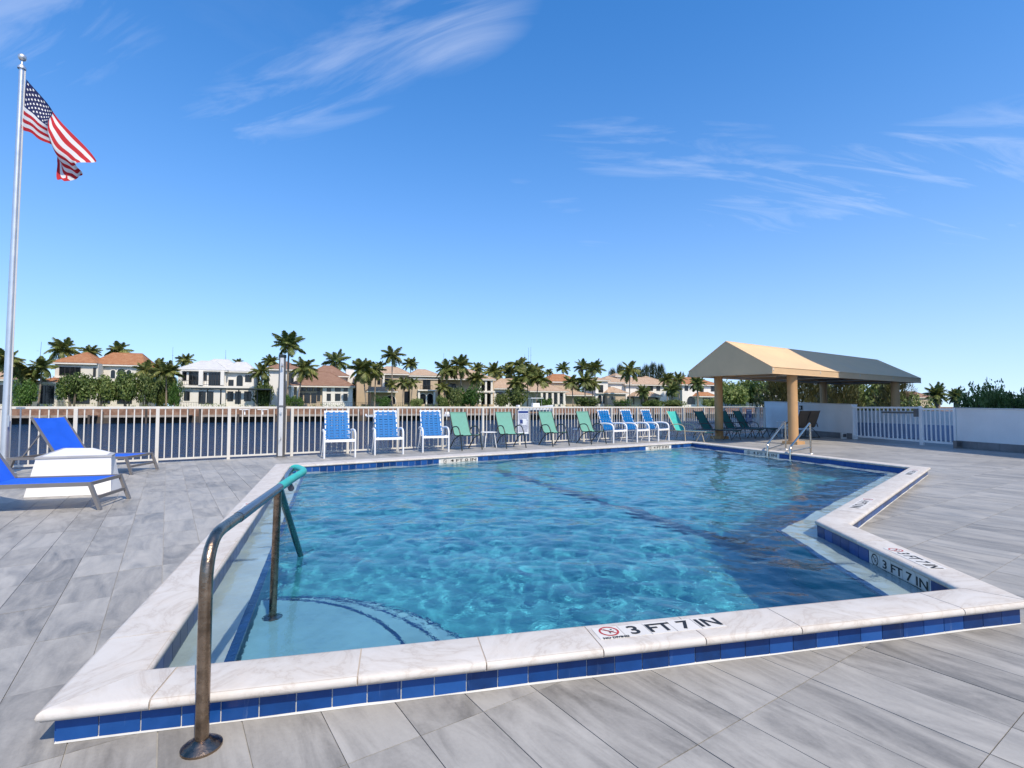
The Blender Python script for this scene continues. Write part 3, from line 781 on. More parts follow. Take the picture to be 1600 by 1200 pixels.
water = tag(link('pool_water', me), kind='structure'); water.cycles.is_caustics_caster = True

# ------------------------------------------------------------------ canal and far shore
mb = MB(); S = 1500
mb.poly([(-S, -200, -1.4), (S, -200, -1.4), (S, 2500, -1.4), (-S, 2500, -1.4)])
tag(mb.build('canal_water', 'canal'), kind='structure')
SH0 = G(100, 662, -1.4).to_2d(); SH1 = G(860, 655, -1.4).to_2d()
SU = (SH1 - SH0).normalized(); SN = Vector((-SU.y, SU.x)); SANG = math.atan2(SU.y, SU.x)
def at(px, d):                                          # the point seen in that column, d metres inland of the far seawall
    k = (px - 800) / 800; o = SH0 + SN * d; s = (k * o.y - o.x) / (SU.x - k * SU.y); return o + SU * s
LAND = 1.12
def shore_box(mb, s0, s1, d0, d1, z0, z1):
    c = [SH0 + SU * s + SN * d for s, d in ((s0, d0), (s1, d0), (s1, d1), (s0, d1))]
    mb.hexa([(p.x, p.y, z0) for p in c] + [(p.x, p.y, z1) for p in c])
mb = MB(); shore_box(mb, -260, 900, .6, 2200, -3, LAND); tag(mb.build('far_land', 'lawn'), kind='structure')
# ------------------------------------------------------------------ picket fence along the canal
fence = thing('picket_fence', 'cream white metal picket fence along the canal edge of the deck', 'fence', (AB(0, BF).x, AB(0, BF).y, 0))
fa = lambda px: (lambda k: (BF * (k * BX.y - BX.x)) / (AX.x - k * AX.y))((px - 800) / 800)     # place along the fence seen in that column
F0 = fa(247.5); BAY = fa(359) - F0
FEND = fa(1194)
zr0, zr1 = .07, EYE
post_me = MB().box(-.032, .032, -.032, .032, 0, zr1 - .02).mesh('post', 'fence')
pick_me = MB().box(-.011, .011, -.011, .011, zr0 + .02, zr1 - .035).mesh('picket', 'fence')
def fpt(a, b=0): p = AB(a, BF + b); return Vector((p.x - fence.location.x, p.y - fence.location.y, 0))
a = F0 - 3 * BAY
while a < FEND - .1:
    e = min(a + BAY, FEND)
    link('post', post_me, fence, fpt(a), (0, 0, AANG))
    p, q = fpt(a), fpt(e)
    MB().bar(p + Vector((0, 0, zr1 - .018)), q + Vector((0, 0, zr1 - .018)), .05, .036).build('top_rail', 'fence', fence)
    MB().bar(fpt(a + .034) + Vector((0, 0, zr0)), fpt(e - .034) + Vector((0, 0, zr0)), .034, .04).build('bottom_rail', 'fence', fence)
    n = 10
    for k in range(1, n):
        aa = a + BAY * k / n
        if aa < e - .04: link('picket', pick_me, fence, fpt(aa), (0, 0, AANG))
    a += BAY
link('post', post_me, fence, fpt(FEND), (0, 0, AANG))

# signs on the fence
def fence_sign(px, b, w, z0, z1, name, label, base, ink, band):
    p = AB(fa(px), BF - .05); s = thing(name, label, 'sign', (p.x, p.y, 0), AANG)
    MB().box(-w / 2, w / 2, -.006, .006, z0, z1).build('panel', base, s)
    h = z1 - z0
    MB().box(-w * .46, w * .46, -.0085, -.0065, z1 - h * .13, z1 - h * .03).build('title_band', band, s)
    mb = MB(); rr = random.Random(px); y = z1 - h * .19
    while y > z0 + h * .06:
        x = -w * .43
        while x < w * .40:
            l = rr.uniform(.04, .12) * w; x2 = min(x + l, w * .43)
            if not (.38 < (z1 - y) / h < .6 and -w * .12 < x < w * .3): mb.box(x, x2, -.0085, -.0065, y - h * .012, y + h * .012)
            x = x2 + w * .025
        y -= h * .05
    tag(mb.build('small_print', ink, s), kind='stuff')
    mb = MB().box(-w * .30, -w * .05, -.0085, -.0065, z1 - h * .56, z1 - h * .40); mb.build('pictogram', ink, s)
    return s
fence_sign(816, 0, .42, .34, 1.10, 'pool_rules_sign', 'pale blue and white pool rules sign hung on the picket fence', 'signwhite', 'signblue', 'signblue')
fence_sign(1168, 0, .42, .45, 1.10, 'warning_sign', 'dark blue sign on the fence behind the shaded loungers', 'signblue', 'signwhite', 'signwhite')

# ------------------------------------------------------------------ outdoor shower post
b = G(438.5, 714)
sh = thing('shower_post', 'tall stainless steel outdoor shower post standing by the fence', 'shower', (b.x, b.y, 0), R(14))
sh.scale = (.70, .70, 1)
def octo(w, d, c): return [(-w, -d + c), (-w + c, -d), (w - c, -d), (w, -d + c), (w, d - c), (w - c, d), (-w + c, d), (-w, d - c)]
mb = MB(); mb.loft([[(x, y, z) for x, y in octo(.125, .10, .055)] for z in (.012, 1.20)]); mb.build('lower_column', 'steel_d', sh)
mb = MB(); mb.loft([[(x * f, y * f, z) for x, y in octo(.12, .095, .052)] for z, f in ((1.235, 1.0), (2.40, .86))]); mb.build('upper_column', 'steel_d', sh)
mb = MB(); mb.hexa([(-.068, -.106, .03), (.068, -.106, .03), (.068, -.099, .03), (-.068, -.099, .03), (-.066, -.106, 1.19), (.066, -.106, 1.19), (.066, -.099, 1.19), (-.066, -.099, 1.19)]); mb.build('front_panel', 'shpanel', sh)
mb = MB(); mb.hexa([(-.066, -.101, 1.24), (.066, -.101, 1.24), (.066, -.094, 1.24), (-.066, -.094, 1.24), (-.055, -.087, 2.39), (.055, -.087, 2.39), (.055, -.08, 2.39), (-.055, -.08, 2.39)]); mb.build('front_panel', 'shpanel', sh)
MB().loft([[(x * 1.12, y * 1.12, z) for x, y in octo(.125, .10, .055)] for z in (1.198, 1.238)]).build('collar', 'steel_d', sh)
MB().loft([[(x * f, y * f, z) for x, y in octo(.12, .095, .052)] for z, f in ((2.395, .98), (2.45, 1.0), (2.47, .9))]).build('top_cap', 'dframe', sh)
MB().lathe([(.0, 0), (.21, 0), (.21, .012), (.0, .014)], 20).build('base_plate', 'steel_d', sh)
mb = MB(); mb.tube([(.0, -.08, 2.24), (.0, -.15, 2.25), (.02, -.20, 2.22)], .014); hd = mb.build('shower_arm', 'steel', sh, True)
MB().tube([(.02, -.19, 2.23), (.03, -.23, 2.17)], .04, 12, rs=[.018, .045]).build('shower_head', 'steel', hd, True)
for z in (1.06, .46):
    MB().tube([(0, -.10, z), (0, -.15, z)], .034, 12).build('control_knob', 'steel', sh, True)
MB().tube([(-.02, -.10, .45), (-.02, -.17, .45), (-.02, -.19, .40)], .014, 8).build('foot_spout', 'steel', sh, True)

# ------------------------------------------------------------------ flagpole and flag
FY = 9.15; pb = P(6, 741, FY); pt = P(27.5, 108, FY); X0 = pb.x
fp = thing('flagpole', 'tall tapered silver metal flagpole beside the blue loungers', 'flagpole', (X0, FY, 0))
ZT = pt.z
MB().lathe([(.062, 0), (.062, .9), (.060, 1.05), (.055, 2.5), (.038, ZT), (.0, ZT + .01)], 18).build('pole', 'pole', fp, True)
MB().lathe([(.0, 0), (.17, 0), (.17, .02), (.10, .06), (.075, .07), (.074, .3)], 18).build('base_collar', 'pole', fp, True)
mb = MB(); mb.lathe([(.0, ZT), (.062, ZT), (.066, ZT + .03), (.03, ZT + .08), (.014, ZT + .10), (.014, ZT + .17)], 14); mb.build('truck', 'pole', fp, True)
mb = MB(); mb.lathe([(.001, ZT + .155)] + [(.065 * math.sin(math.pi * k / 10), ZT + .22 - .065 * math.cos(math.pi * k / 10)) for k in range(1, 10)] + [(.001, ZT + .285)], 14); mb.build('ball_finial', 'pole', fp, True)
mb = MB(); mb.tube([(.10, -.04, .95), (.085, -.03, 3), (.075, -.02, ZT - .05)], .006, 5); mb.tube([(.12, -.05, .95), (.10, -.03, 3), (.09, -.02, ZT - .05)], .006, 5)
mb.build('halyard', 'marker', fp, True)
mb = MB(); mb.bar((.09, -.04, .85), (.09, -.04, 1.05), .03); mb.build('cleat', 'pole', fp)
hy = P(35, 125, FY); mpp = FY / 800.0                  # metres per photograph pixel at the pole
flag = thing('flag', 'American flag drooping from the top of the silver flagpole', 'flag', (X0 + .10, FY - .02, 0))
def flag_pt(u, v):
    """u along the fly, v down the hoist; metres relative to the top of the hoist"""
    tx, tz = 105 * u, -128 * u
    K = [(0, -5, -80), (.22, -7, -64), (.45, -7, -48), (.58, -12, -58), (.72, -17, -72), (.86, -22, -56), (1.0, -36, -25)]
    for (u0, x0, z0), (u1, x1, z1) in zip(K, K[1:]):
        if u <= u1 + 1e-6:
            t = (u - u0) / (u1 - u0); t = t * t * (3 - 2 * t); dx, dz = x0 + (x1 - x0) * t, z0 + (z1 - z0) * t; break
    else: dx, dz = K[-1][1:]
    f = min(1, u * 2.2); g = max(0, (u - .40) / .60)
    y = 9 * f * math.sin(u * 9.0 - v * 2.2) + 7 * f * math.sin(v * 6.5 + u * 4) + 15 * g * math.sin(v * 7.5 + 1.2)
    x = tx + dx * v + 3.5 * g * math.sin(v * 9.0 + 1.0)
    z = tz + dz * v
    return Vector((x * mpp, y * mpp * .9, z * mpp))
nu, nv = 56, 40
mb = MB(); mb.uv = []
for i in range(nu + 1):
    for j in range(nv + 1):
        p = flag_pt(i / nu, j / nv); mb.v.append((p.x + .012, p.y, hy.z + p.z)); mb.uv.append((i / nu, j / nv))
for i in range(nu):
    for j in range(nv):
        q = i * (nv + 1) + j; mb.f.append((q, q + nv + 1, q + nv + 2, q + 1))
mb.build('cloth', 'flag', flag, True)
mb = MB()
for r_ in range(9):
    for c_ in range(6 if r_ % 2 == 0 else 5):
        u = .4 * ((c_ * 2 + 1 + (r_ % 2)) / 12); v = (7 / 13) * (r_ + 1) / 10
        for side in (-1, 1):
            pts = []
            e = .004; c0 = flag_pt(u, v); nrm = (flag_pt(u + e, v) - c0).cross(flag_pt(u, v + e) - c0).normalized()
            for k in range(10):
                rr = (.030 if k % 2 == 0 else .0125); a_ = math.pi * k / 5
                pts.append(flag_pt(u + rr * math.sin(a_) / 1.9, v - rr * math.cos(a_)) + nrm * (.006 * side))
            mb.poly([(p.x + .012, p.y, hy.z + p.z) for p in (pts if side > 0 else pts[::-1])])
tag(mb.build('stars', mat('flag_star_white', (.74, .73, .71), .8), flag), kind='stuff')

# ------------------------------------------------------------------ near handrail
rb = G(315, 1168)
rail = thing('handrail', 'tarnished metal handrail with teal grip leading down the pool steps', 'handrail', (rb.x, rb.y, 0))
W_ = lambda x, y, z: Vector((x - rb.x, y - rb.y, z))
p2 = Vector((-1.405, 3.12)); RT = .715
bx_, by_ = rb.x, rb.y
dirb = (p2 - rb.to_2d()).normalized()
mb = MB(); mb.tube(arc_path([W_(bx_, by_, .005), W_(bx_, by_, RT + .01), W_(bx_ + dirb.x * .45, by_ + dirb.y * .45, RT + .005)], .17, 8), .0225, 14); mb.build('deck_post', 'bronze', rail, True)
mb = MB(); mb.tube([W_(bx_ + dirb.x * .40, by_ + dirb.y * .40, RT + .005), W_(p2.x, p2.y, RT)], .0245, 14); mb.build('top_bar', 'bluebar', rail, True)
mb = MB(); mb.tube([W_(p2.x + .004, p2.y - .03, RT - .02), W_(p2.x - .075, p2.y + .10, -.235)], .022, 14); mb.build('step_post', 'bronze', rail, True)
l0 = Vector((p2.x, p2.y)); leg_end = G(470, 868, 0.0)
dl = Vector((leg_end.x - p2.x, leg_end.y - p2.y, -RT)); 
mb = MB(); mb.tube([W_(p2.x, p2.y, RT - .01), W_(p2.x + dl.x * 1.75, p2.y + dl.y * 1.75, RT + dl.z * 1.75)], .022, 14); mb.build('lower_leg', 'tealdk', rail, True)
q1 = G(458, 747, RT); q2 = G(463, 739, RT); q3 = G(456, 730, RT); q4 = G(446, 741, RT - .01)
loop = arc_path([W_(p2.x, p2.y, RT), W_(q1.x, q1.y, RT), W_(q2.x + .02, q2.y + .12, RT), W_(q3.x, q3.y + .05, RT), W_(q4.x, q4.y, RT - .03), W_(p2.x - .05, p2.y + .28, RT - .05)], .14, 6)
mb = MB(); mb.tube(loop[:int(len(loop) * .72)], .0255, 14); mb.build('grip', 'teal', rail, True)
mb = MB(); mb.tube(loop[int(len(loop) * .70):], .020, 12); mb.build('return_bar', 'bluebar', rail, True)
MB().lathe([(.0, .0), (.066, .0), (.066, .008), (.052, .018), (.036, .024), (.028, .032), (.0, .034)], 24).build('floor_flange', 'bronze', rail, True)
MB().lathe([(.0, -.239), (.058, -.239), (.058, -.23), (.03, -.215), (.0, -.213)], 20, (p2.x - .075 - rb.x, p2.y + .10 - rb.y)).build('floor_flange', 'bronze', rail, True)

# far ladder rails
def ladder_rail(base_px, top_px, low_px, label):
    b = G(*base_px, .0); r = thing('ladder_rail', label, 'pool rail', (b.x, b.y, 0), 0, 'polished pool ladder rails')
    zt = P(top_px[0], top_px[1], b.y).z
    k = (low_px[0] - 800) / 800; o3 = WAL[3] + nin(3) * .05; d3 = (WAL[4] - WAL[3]).normalized()
    lo = o3 + d3 * ((k * o3.y - o3.x) / (d3.x - k * d3.y)); L = Vector((lo.x - b.x, lo.y - b.y)); zb_ = P(low_px[0], low_px[1], lo.y).z
    path = arc_path([(0, 0, .005), (0, 0, zt), (L.x * .98, L.y * .98, zb_), (L.x, L.y, -.55)], .12, 7)
    mb = MB(); mb.tube(path, .024, 12); mb.build('bent_tube', 'railsteel', r, True)
    mb = MB(); mb.tube([(0, 0, .16), (L.x * .98, L.y * .98, .17)], .018, 10); mb.build('cross_bar', 'railsteel', r, True)
    MB().lathe([(.0, .0), (.06, .0), (.055, .012), (.03, .02), (.0, .021)], 18).build('floor_flange', 'steel', r, True)
    return r
ladder_rail((1228, 702), (1226, 658), (1197, 694), 'farther of the two polished steel ladder rails at the pool edge')
ladder_rail((1267, 709), (1263, 660), (1232, 699), 'nearer polished steel ladder rail in front of the canopy column')

# ------------------------------------------------------------------ chairs
def strap_chair():
    t = thing('strap_chair', 'x', 'chair')
    W, hb = .35, .275
    for s in (-1, 1):
        x = s * W
        mb = MB(); mb.tube(arc_path([(x, -.33, 0), (x, -.335, .62), (x, -.02, .655), (x * .95, .26, .63)], .17, 6), .023, 8, 1.25); mb.build('arm_and_front_leg', 'cwhite', t, True)
        mb = MB(); mb.tube(arc_path([(x * .93, .12, .64), (x * .93, .17, .42), (x * .97, .37, 0)], .05, 4), .015, 8); mb.build('rear_leg', 'cwhite', t, True)
        mb = MB(); mb.tube(arc_path([(s * hb, -.33, .43), (s * hb, .16, .385), (s * hb, .42, 1.09)], .07, 5), .017, 8); mb.build('side_rail', 'cwhite', t, True)
        mb = MB(); mb.bar((s * hb, .22, .53), (x, .25, .625), .02); mb.build('arm_bracket', 'cwhite', t)
    mb = MB(); mb.bar((-W, -.335, .405), (W, -.335, .405), .045, .06); mb.build('front_bar', 'cwhite', t)
    mb = MB(); mb.bar((-hb - .02, .425, 1.09), (hb + .02, .425, 1.09), .04, .042); mb.build('top_bar', 'cwhite', t)
    mb = MB(); mb.bar((-hb, .18, .375), (hb, .18, .375), .025); mb.build('rear_bar', 'cwhite', t)
    a, b_ = Vector((0, .165, .42)), Vector((0, .412, 1.06)); d = (b_ - a).normalized(); nr = Vector((0, -d.z, d.y))
    L = (b_ - a).length; nh = 10; hm = None
    for k in range(nh):
        c = a + d * (L * (k + .5) / nh)
        if hm is None: hm = MB().bar((-hb - .02, 0, 0), (hb + .02, 0, 0), .055, .008, nr).mesh('strap', 'strap')
        link('strap', hm, t, c + nr * (.012 if k % 2 else .006))
    vm = MB().bar((0, 0, 0), tuple(d * (L + .02)), .052, .006, nr).mesh('strap', 'strap')
    for k in range(4): link('strap', vm, t, a + Vector((hb * (-.72 + 1.44 * k / 3), 0, 0)) + nr * .020)
    a, b_ = Vector((0, -.30, .432)), Vector((0, .13, .395)); d = (b_ - a).normalized(); nr = Vector((0, -d.z, d.y)) * -1; L = (b_ - a).length
    for k in range(8):
        link('strap', hm, t, a + d * (L * (k + .5) / 8) + Vector((0, 0, .012)), (R(-66), 0, 0))
    sm = MB().bar((0, 0, 0), tuple(d * L), .060, .006).mesh('strap', 'strap')
    for k in range(4): link('strap', sm, t, a + Vector((hb * (-.72 + 1.44 * k / 3), 0, .024)))
    return t
def sheet(prof, w, th=.012):
    """a fabric sling following a side profile (y, z)"""
    mb = MB(); n = len(prof); nx_ = 6; rings = []
    for i in range(nx_ + 1):
        x = -w / 2 + w * i / nx_; sag = -.012 * (1 - (2 * i / nx_ - 1) ** 2)
        up = [(x, y, z + sag) for y, z in prof]; dn = []
        for k in range(n - 1, -1, -1):
            a, b_ = prof[max(0, k - 1)], prof[min(n - 1, k + 1)]; dy, dz = b_[0] - a[0], b_[1] - a[1]; l = math.hypot(dy, dz)
            dn.append((x, prof[k][0] + dz / l * th, prof[k][1] - dy / l * th + sag))
        rings.append(up + dn)
    return mb.loft(rings)
def smooth_prof(ctrl, rad=.1): return [(p.y, p.z) for p in arc_path([(0, y, z) for y, z in ctrl], rad, 6)]
def sling_chair(fabric='sling', frame='dframe', W=.32):
    t = thing('sling_chair', 'x', 'chair')
    sheet(smooth_prof([(-.31, .43), (.14, .385), (.42, 1.05)], .12), W * 2 - .09).build('sling', fabric, t, True)
    for s in (-1, 1):
        x = s * W
        mb = MB(); mb.tube(arc_path([(x * .93, .30, .42), (x, .18, .64), (x, -.14, .66), (x, -.27, .46), (x * 1.03, -.38, 0)], .15, 6), .0165, 8); mb.build('arm_and_front_leg', frame, t, True)
        mb = MB(); mb.tube([(x * .95, -.20, .415), (x * 1.0, .06, .30), (x * 1.02, .34, 0)], .0155, 8); mb.build('rear_leg', frame, t, True)
        mb = MB(); mb.tube(arc_path([(s * (W - .045), -.33, .425), (s * (W - .045), .14, .38), (s * (W - .045), .425, 1.06)], .12, 6), .015, 8); mb.build('side_rail', frame, t, True)
        mb = MB(); mb.bar((s * (W - .045), -.22, .415), (s * W, -.22, .42), .02); mb.build('bracket', frame, t)
    for y, z in ((-.31, .405), (.42, 1.04)):
        mb = MB(); mb.tube([(-W + .045, y, z), (W - .045, y, z)], .013, 8); mb.build('cross_bar', frame if z < 1 else fabric, t, True)
    return t
def place_front(o, px, py, rz, s=1.0, fy=-.33):
    """stand a chair so that the middle of its front feet is at that spot of the deck"""
    g = G(px, py); off = Matrix.Rotation(rz, 3, 'Z') @ Vector((0, fy * s, 0))
    o.location = (g.x - off.x, g.y - off.y, 0); o.rotation_euler = (0, 0, rz); o.scale = (s, s, s)
sc0 = strap_chair(); tr0 = full_tree(sc0)
STR = [(531, 715.5, 22, 1.0, 'blue and white strap chair nearest the shower post'), (608, 710.5, 22, 1.0, 'middle of the three blue strap chairs near the shower post'),
       (681, 706.5, 24, 1.0, 'blue strap chair next to the first green sling chair'), (969, 692, 42, 1.0, 'blue strap chair beside the last green sling chair'),
       (1005, 690.5, 42, 1.0, 'middle of the three far blue strap chairs'), (1037, 689, 42, 1.0, 'blue strap chair next to the turquoise lounger')]
for k, (px, py, a, s, lb) in enumerate(STR):
    o = sc0 if k == 0 else copy_tree(sc0, tr0); place_front(o, px, py, R(a + random.uniform(-4, 4)), s); tag(o, lb, 'chair', 'blue strap chairs along the fence')
gl0 = sling_chair(); tg0 = full_tree(gl0)
SLG = [(738, 703.5, 32, 'first green sling chair, next to the blue strap chairs on the left'), (807, 700.5, 34, 'green sling chair in front of the pool rules sign'),
       (877, 697, 36, 'green sling chair just right of the pool rules sign'), (936, 694, 38, 'last green sling chair, overlapping a blue strap chair')]
for k, (px, py, a, lb) in enumerate(SLG):
    o = gl0 if k == 0 else copy_tree(gl0, tg0); place_front(o, px, py, R(a + random.uniform(-5, 5)), 1.0, -.38); tag(o, lb, 'chair', 'green sling chairs along the fence')
def side_table(px, py, label, z=.46, r=.24, frame='cwhite'):
    g = G(px, py); t = thing('side_table', label, 'table', (g.x, g.y, 0), R(30), 'small white side tables')
    MB().lathe([(.0, z - .02), (r, z - .02), (r + .012, z - .008), (r, z), (.0, z)], 22).build('table_top', frame, t, True)
    for a in range(4):
        c, s = math.cos(a * math.pi / 2 + .6), math.sin(a * math.pi / 2 + .6)
        MB().tube([(c * r * .75, s * r * .75, z - .02), (c * r * 1.05, s * r * 1.05, 0)], .011, 7).build('leg', frame, t, True)
side_table(764, 699, 'small white side table between the first two green chairs')
side_table(906, 691.5, 'small white side table between the last two green chairs')
side_table(1222, 683, 'small white side table in the canopy shade by the left ladder rail', .62, .2)

def chaise(fabric, frame, back_ang=62, name='chaise_lounge'):
    """origin under the middle of the foot end; the length runs to -y... the sitter faces -y"""
    t = thing(name, 'x', 'lounger')
    ca, sa = math.cos(R(back_ang)), math.sin(R(back_ang)); W = .30; zs = .36
    sheet(smooth_prof([(-.02, zs - .03), (.06, zs), (1.18, zs), (1.18 + .78 * ca, zs + .78 * sa)], .10), W * 2 - .03).build('sling', fabric, t, True)
    for s in (-1, 1):
        x = s * W
        mb = MB(); mb.tube([(x, 0, zs - .01), (x, 1.55, zs - .01)], .017, 8); mb.build('side_rail', frame, t, True)
        mb = MB(); mb.tube([(x * .97, 1.16, zs), (x * .97, 1.18 + .80 * ca, zs + .80 * sa)], .016, 8); mb.build('back_rail', frame, t, True)
        mb = MB(); mb.tube([(x, .14, zs), (x * 1.05, .02, 0)], .0155, 8); mb.build('leg', frame, t, True)
        mb = MB(); mb.tube([(x, .12, zs - .02), (x * 1.05, .34, 0)], .0135, 8); mb.build('leg', frame, t, True)
        mb = MB(); mb.tube(arc_path([(x * 1.1, .74, 0), (x * 1.1, .78, .52), (x * 1.1, 1.0, .60), (x * 1.05, 1.35, .56)], .13, 5), .0155, 8); mb.build('armrest', frame, t, True)
        mb = MB(); mb.tube([(x, 1.45, zs), (x * 1.05, 1.58, 0)], .0155, 8); mb.build('leg', frame, t, True)
    for y in (0.0, 1.55):
        mb = MB(); mb.tube([(-W, y, zs - .01), (W, y, zs - .01)], .015, 8); mb.build('cross_bar', frame, t, True)
    return t
def on_row(px, b):                                      # a spot of the deck on a line parallel to the fence
    k = (px - 800) / 800; a = (b * (k * BX.y - BX.x)) / (AX.x - k * AX.y); return AB(a, b)
LG = [(1108, .0, 'slingt', 'tframe', 'sunlit turquoise sling lounger at the corner of the pool'), (1150, .1, 'slingshade', 'brown_shade_frame', 'shaded green lounger beside the turquoise one, left of the column'),
      (1186, .45, 'slingshade', 'brown_shade_frame', 'shaded green lounger just right of the left canopy column'), (1208, .55, 'slingshade', 'brown_shade_frame', 'shaded green lounger nearest the white wall')]
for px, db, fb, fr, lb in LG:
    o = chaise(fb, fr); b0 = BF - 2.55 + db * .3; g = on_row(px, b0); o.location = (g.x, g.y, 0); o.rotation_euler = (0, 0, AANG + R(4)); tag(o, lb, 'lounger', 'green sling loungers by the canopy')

def pool_chaise(near_px, far_px, label, nm='chaise_lounge'):
    n_, f_ = G(*near_px), G(*far_px); wv_ = (f_ - n_).to_2d(); W = wv_.length / 2; wv_.normalize()
    mid = (n_ + f_) / 2; ang = math.atan2(wv_.y, wv_.x)   # local x across, local -y is the foot direction
    t = thing(nm, label, 'lounger', (mid.x, mid.y, 0), ang, 'royal blue mesh chaise lounges')
    zs = .315; ba = R(58)
    # foot at y=0, head towards +y
    W -= .02
    sheet([(.14, zs), (.4, zs - .004), (.95, zs - .004), (1.24, zs)], W * 2 - .05, .012).build('seat_mesh', 'cblue', t, True)
    ca, sa = math.cos(ba), math.sin(ba)
    sheet([(1.22, zs), (1.22 + .4 * ca, zs + .4 * sa), (1.22 + .82 * ca, zs + .82 * sa)], W * 2 - .05, .012).build('back_mesh', 'cblue', t, True)
    for s in (-1, 1):
        x = s * W
        mb = MB(); mb.bar((x, .10, zs - .012), (x, 2.0, zs - .012), .03, .045); mb.build('side_rail', 'gframe', t)
        mb = MB(); mb.bar((x * .96, 1.22, zs), (x * .96, 1.22 + .83 * ca, zs + .83 * sa), .026, .036, (1, 0, 0)); mb.build('back_rail', 'gframe', t)
        mb = MB(); mb.bar((x, .115, zs + .008), (x, 0, 0), .032, .052, (1, 0, 0)); mb.build('leg', 'gframe', t)
        mb = MB(); mb.bar((x, 1.90, zs - .03), (x, 2.0, 0), .032, .052, (1, 0, 0)); mb.build('leg', 'gframe', t)
        mb = MB(); mb.bar((x * .9, 1.22 + .55 * ca, zs + .50 * sa), (x * .9, 1.80, zs), .018, .018, (1, 0, 0)); mb.build('back_prop', 'gframe', t)
    for y, z, h in ((.05, .14, .036), (.105, zs - .01, .04), (1.98, zs - .012, .04), (1.24, zs - .02, .03)):
        mb = MB(); mb.bar((-W, y, z), (W, y, z), .026, h); mb.build('cross_bar', 'gframe', t)
    return t
pool_chaise((155, 797), (203, 779), 'royal blue chaise lounge in front of the white box, cut by the photo edge')
pool_chaise((205, 742), (247, 733), 'royal blue chaise lounge behind the white box, beside the fence')

# white box
box = thing('white_box', 'low white box with chamfered corners between the blue chaise lounges', 'box', (-6.3, 7.6, 0))
bot = [(-6.47, 6.84), (-5.53, 7.12), (-5.78, 7.64), (-6.93, 8.58), (-7.47, 8.58)]
top = [(-6.41, 6.92), (-5.62, 7.22), (-5.86, 7.60), (-6.93, 8.52), (-7.43, 8.52)]
mb = MB(); mb.loft([[(x, y, 0.002) for x, y in bot], [(x, y, .47) for x, y in top], [(x, y, .50) for x, y in top]]); mb.build('body', 'boxw', box, world=True)
cx_ = sum(p[0] for p in top) / 5; cy_ = sum(p[1] for p in top) / 5
mb = MB(); mb.loft([[(cx_ + (x - cx_) * f, cy_ + (y - cy_) * f, z) for x, y in top] for f, z in ((1.012, .5005), (1.012, .522), (.86, .524))]); mb.build('lid_trim', 'boxlid', box, world=True)
mb = MB(); mb.loft([[(cx_ + (x - cx_) * .86, cy_ + (y - cy_) * .86, z) for x, y in top] for z in (.5245, .530)]); mb.build('lid', 'boxw', box, world=True)

# ------------------------------------------------------------------ canopy shelter
CR, CLf = Vector((7.9, 15.5)), Vector((6.5, 18.8)); A2 = Vector((.826, .564)).normalized(); CLEN = 12.0
zR, zL, zA = 2.42, 2.50, 3.41; VAL = .20
shel = thing('canopy_shelter', 'tan fabric canopy with gabled roof on four orange tan columns', 'canopy', (CR.x, CR.y, 0))
R0, L0 = Vector((*CR, zR)), Vector((*CLf, zL)); T0 = Vector((*((CR + CLf) / 2), zA)); sh_ = Vector((A2.x * CLEN, A2.y * CLEN, 0))
R1, L1, T1 = R0 + sh_, L0 + sh_, T0 + sh_ ; dn = Vector((0, 0, -VAL)); R1 = R1 + Vector((0, 0, .03))
def slab_poly(pts, th):
    pts = [Vector(p) for p in pts]; n = (pts[1] - pts[0]).cross(pts[2] - pts[0]).normalized() * th
    mb = MB(); k = len(pts); i = 0
    mb.v = [tuple(p) for p in pts] + [tuple(p - n) for p in pts]
    mb.f = [tuple(range(k)), tuple(range(2 * k - 1, k - 1, -1))] + [(a, a + k, (a + 1) % k + k, (a + 1) % k) for a in range(k)]
    return mb
NP = 4
def sag_panel(a, b_, c, d):
    """stretched cloth between two hoops: sags a little in the middle, with faint tension ripples"""
    n = (b_ - a).cross(c - a).normalized(); nu_, nv_ = 14, 10; mb = MB(); rr = random.Random(int(a.x * 100)); ph = rr.uniform(0, 6)
    for off in (0, -.012):
        for i in range(nu_ + 1):
            for j in range(nv_ + 1):
                u_, v_ = i / nu_, j / nv_; p = a.lerp(b_, u_).lerp(d.lerp(c, u_), v_)
                w = math.sin(math.pi * u_) * math.sin(math.pi * v_); rip = math.sin(u_ * 17 + ph + v_ * 3) * .007 * math.sin(math.pi * u_) * (1 - v_)
                mb.v.append(tuple(p + n * (-.055 * w + rip * (v_ > 0) + off)))
    K = (nu_ + 1) * (nv_ + 1); ix = lambda i, j, s: s * K + i * (nv_ + 1) + j
    for i in range(nu_):
        for j in range(nv_):
            mb.f.append((ix(i, j, 0), ix(i + 1, j, 0), ix(i + 1, j + 1, 0), ix(i, j + 1, 0))); mb.f.append((ix(i, j + 1, 1), ix(i + 1, j + 1, 1), ix(i + 1, j, 1), ix(i, j, 1)))
    return mb
for k in range(NP):
    f0, f1 = k / NP, (k + 1) / NP
    sag_panel(R0.lerp(R1, f0), R0.lerp(R1, f1), T0.lerp(T1, f1), T0.lerp(T1, f0)).build('roof_panel', 'canvas', shel, True, True)
    sag_panel(T0.lerp(T1, f0), T0.lerp(T1, f1), L0.lerp(L1, f1), L0.lerp(L1, f0)).build('roof_panel', 'canvas', shel, True, True)
for a_, b_ in ((T0, T1), (R0, R1), (R0, T0), (T0, L0), (R1, T1), (R0 + dn, R1 + dn), (R0 + dn, L0 + dn)):
    mb = MB(); mb.tube([a_, b_], .014, 6); mb.build('seam_piping', 'canvas', shel, True, True)
slab_poly([R0, T0, L0, L0 + dn, R0 + dn], .012).build('gable_panel', 'canvas', shel, world=True)
slab_poly([R1 + dn, L1 + dn, L1, T1, R1], .012).build('gable_panel', 'canvas', shel, world=True)
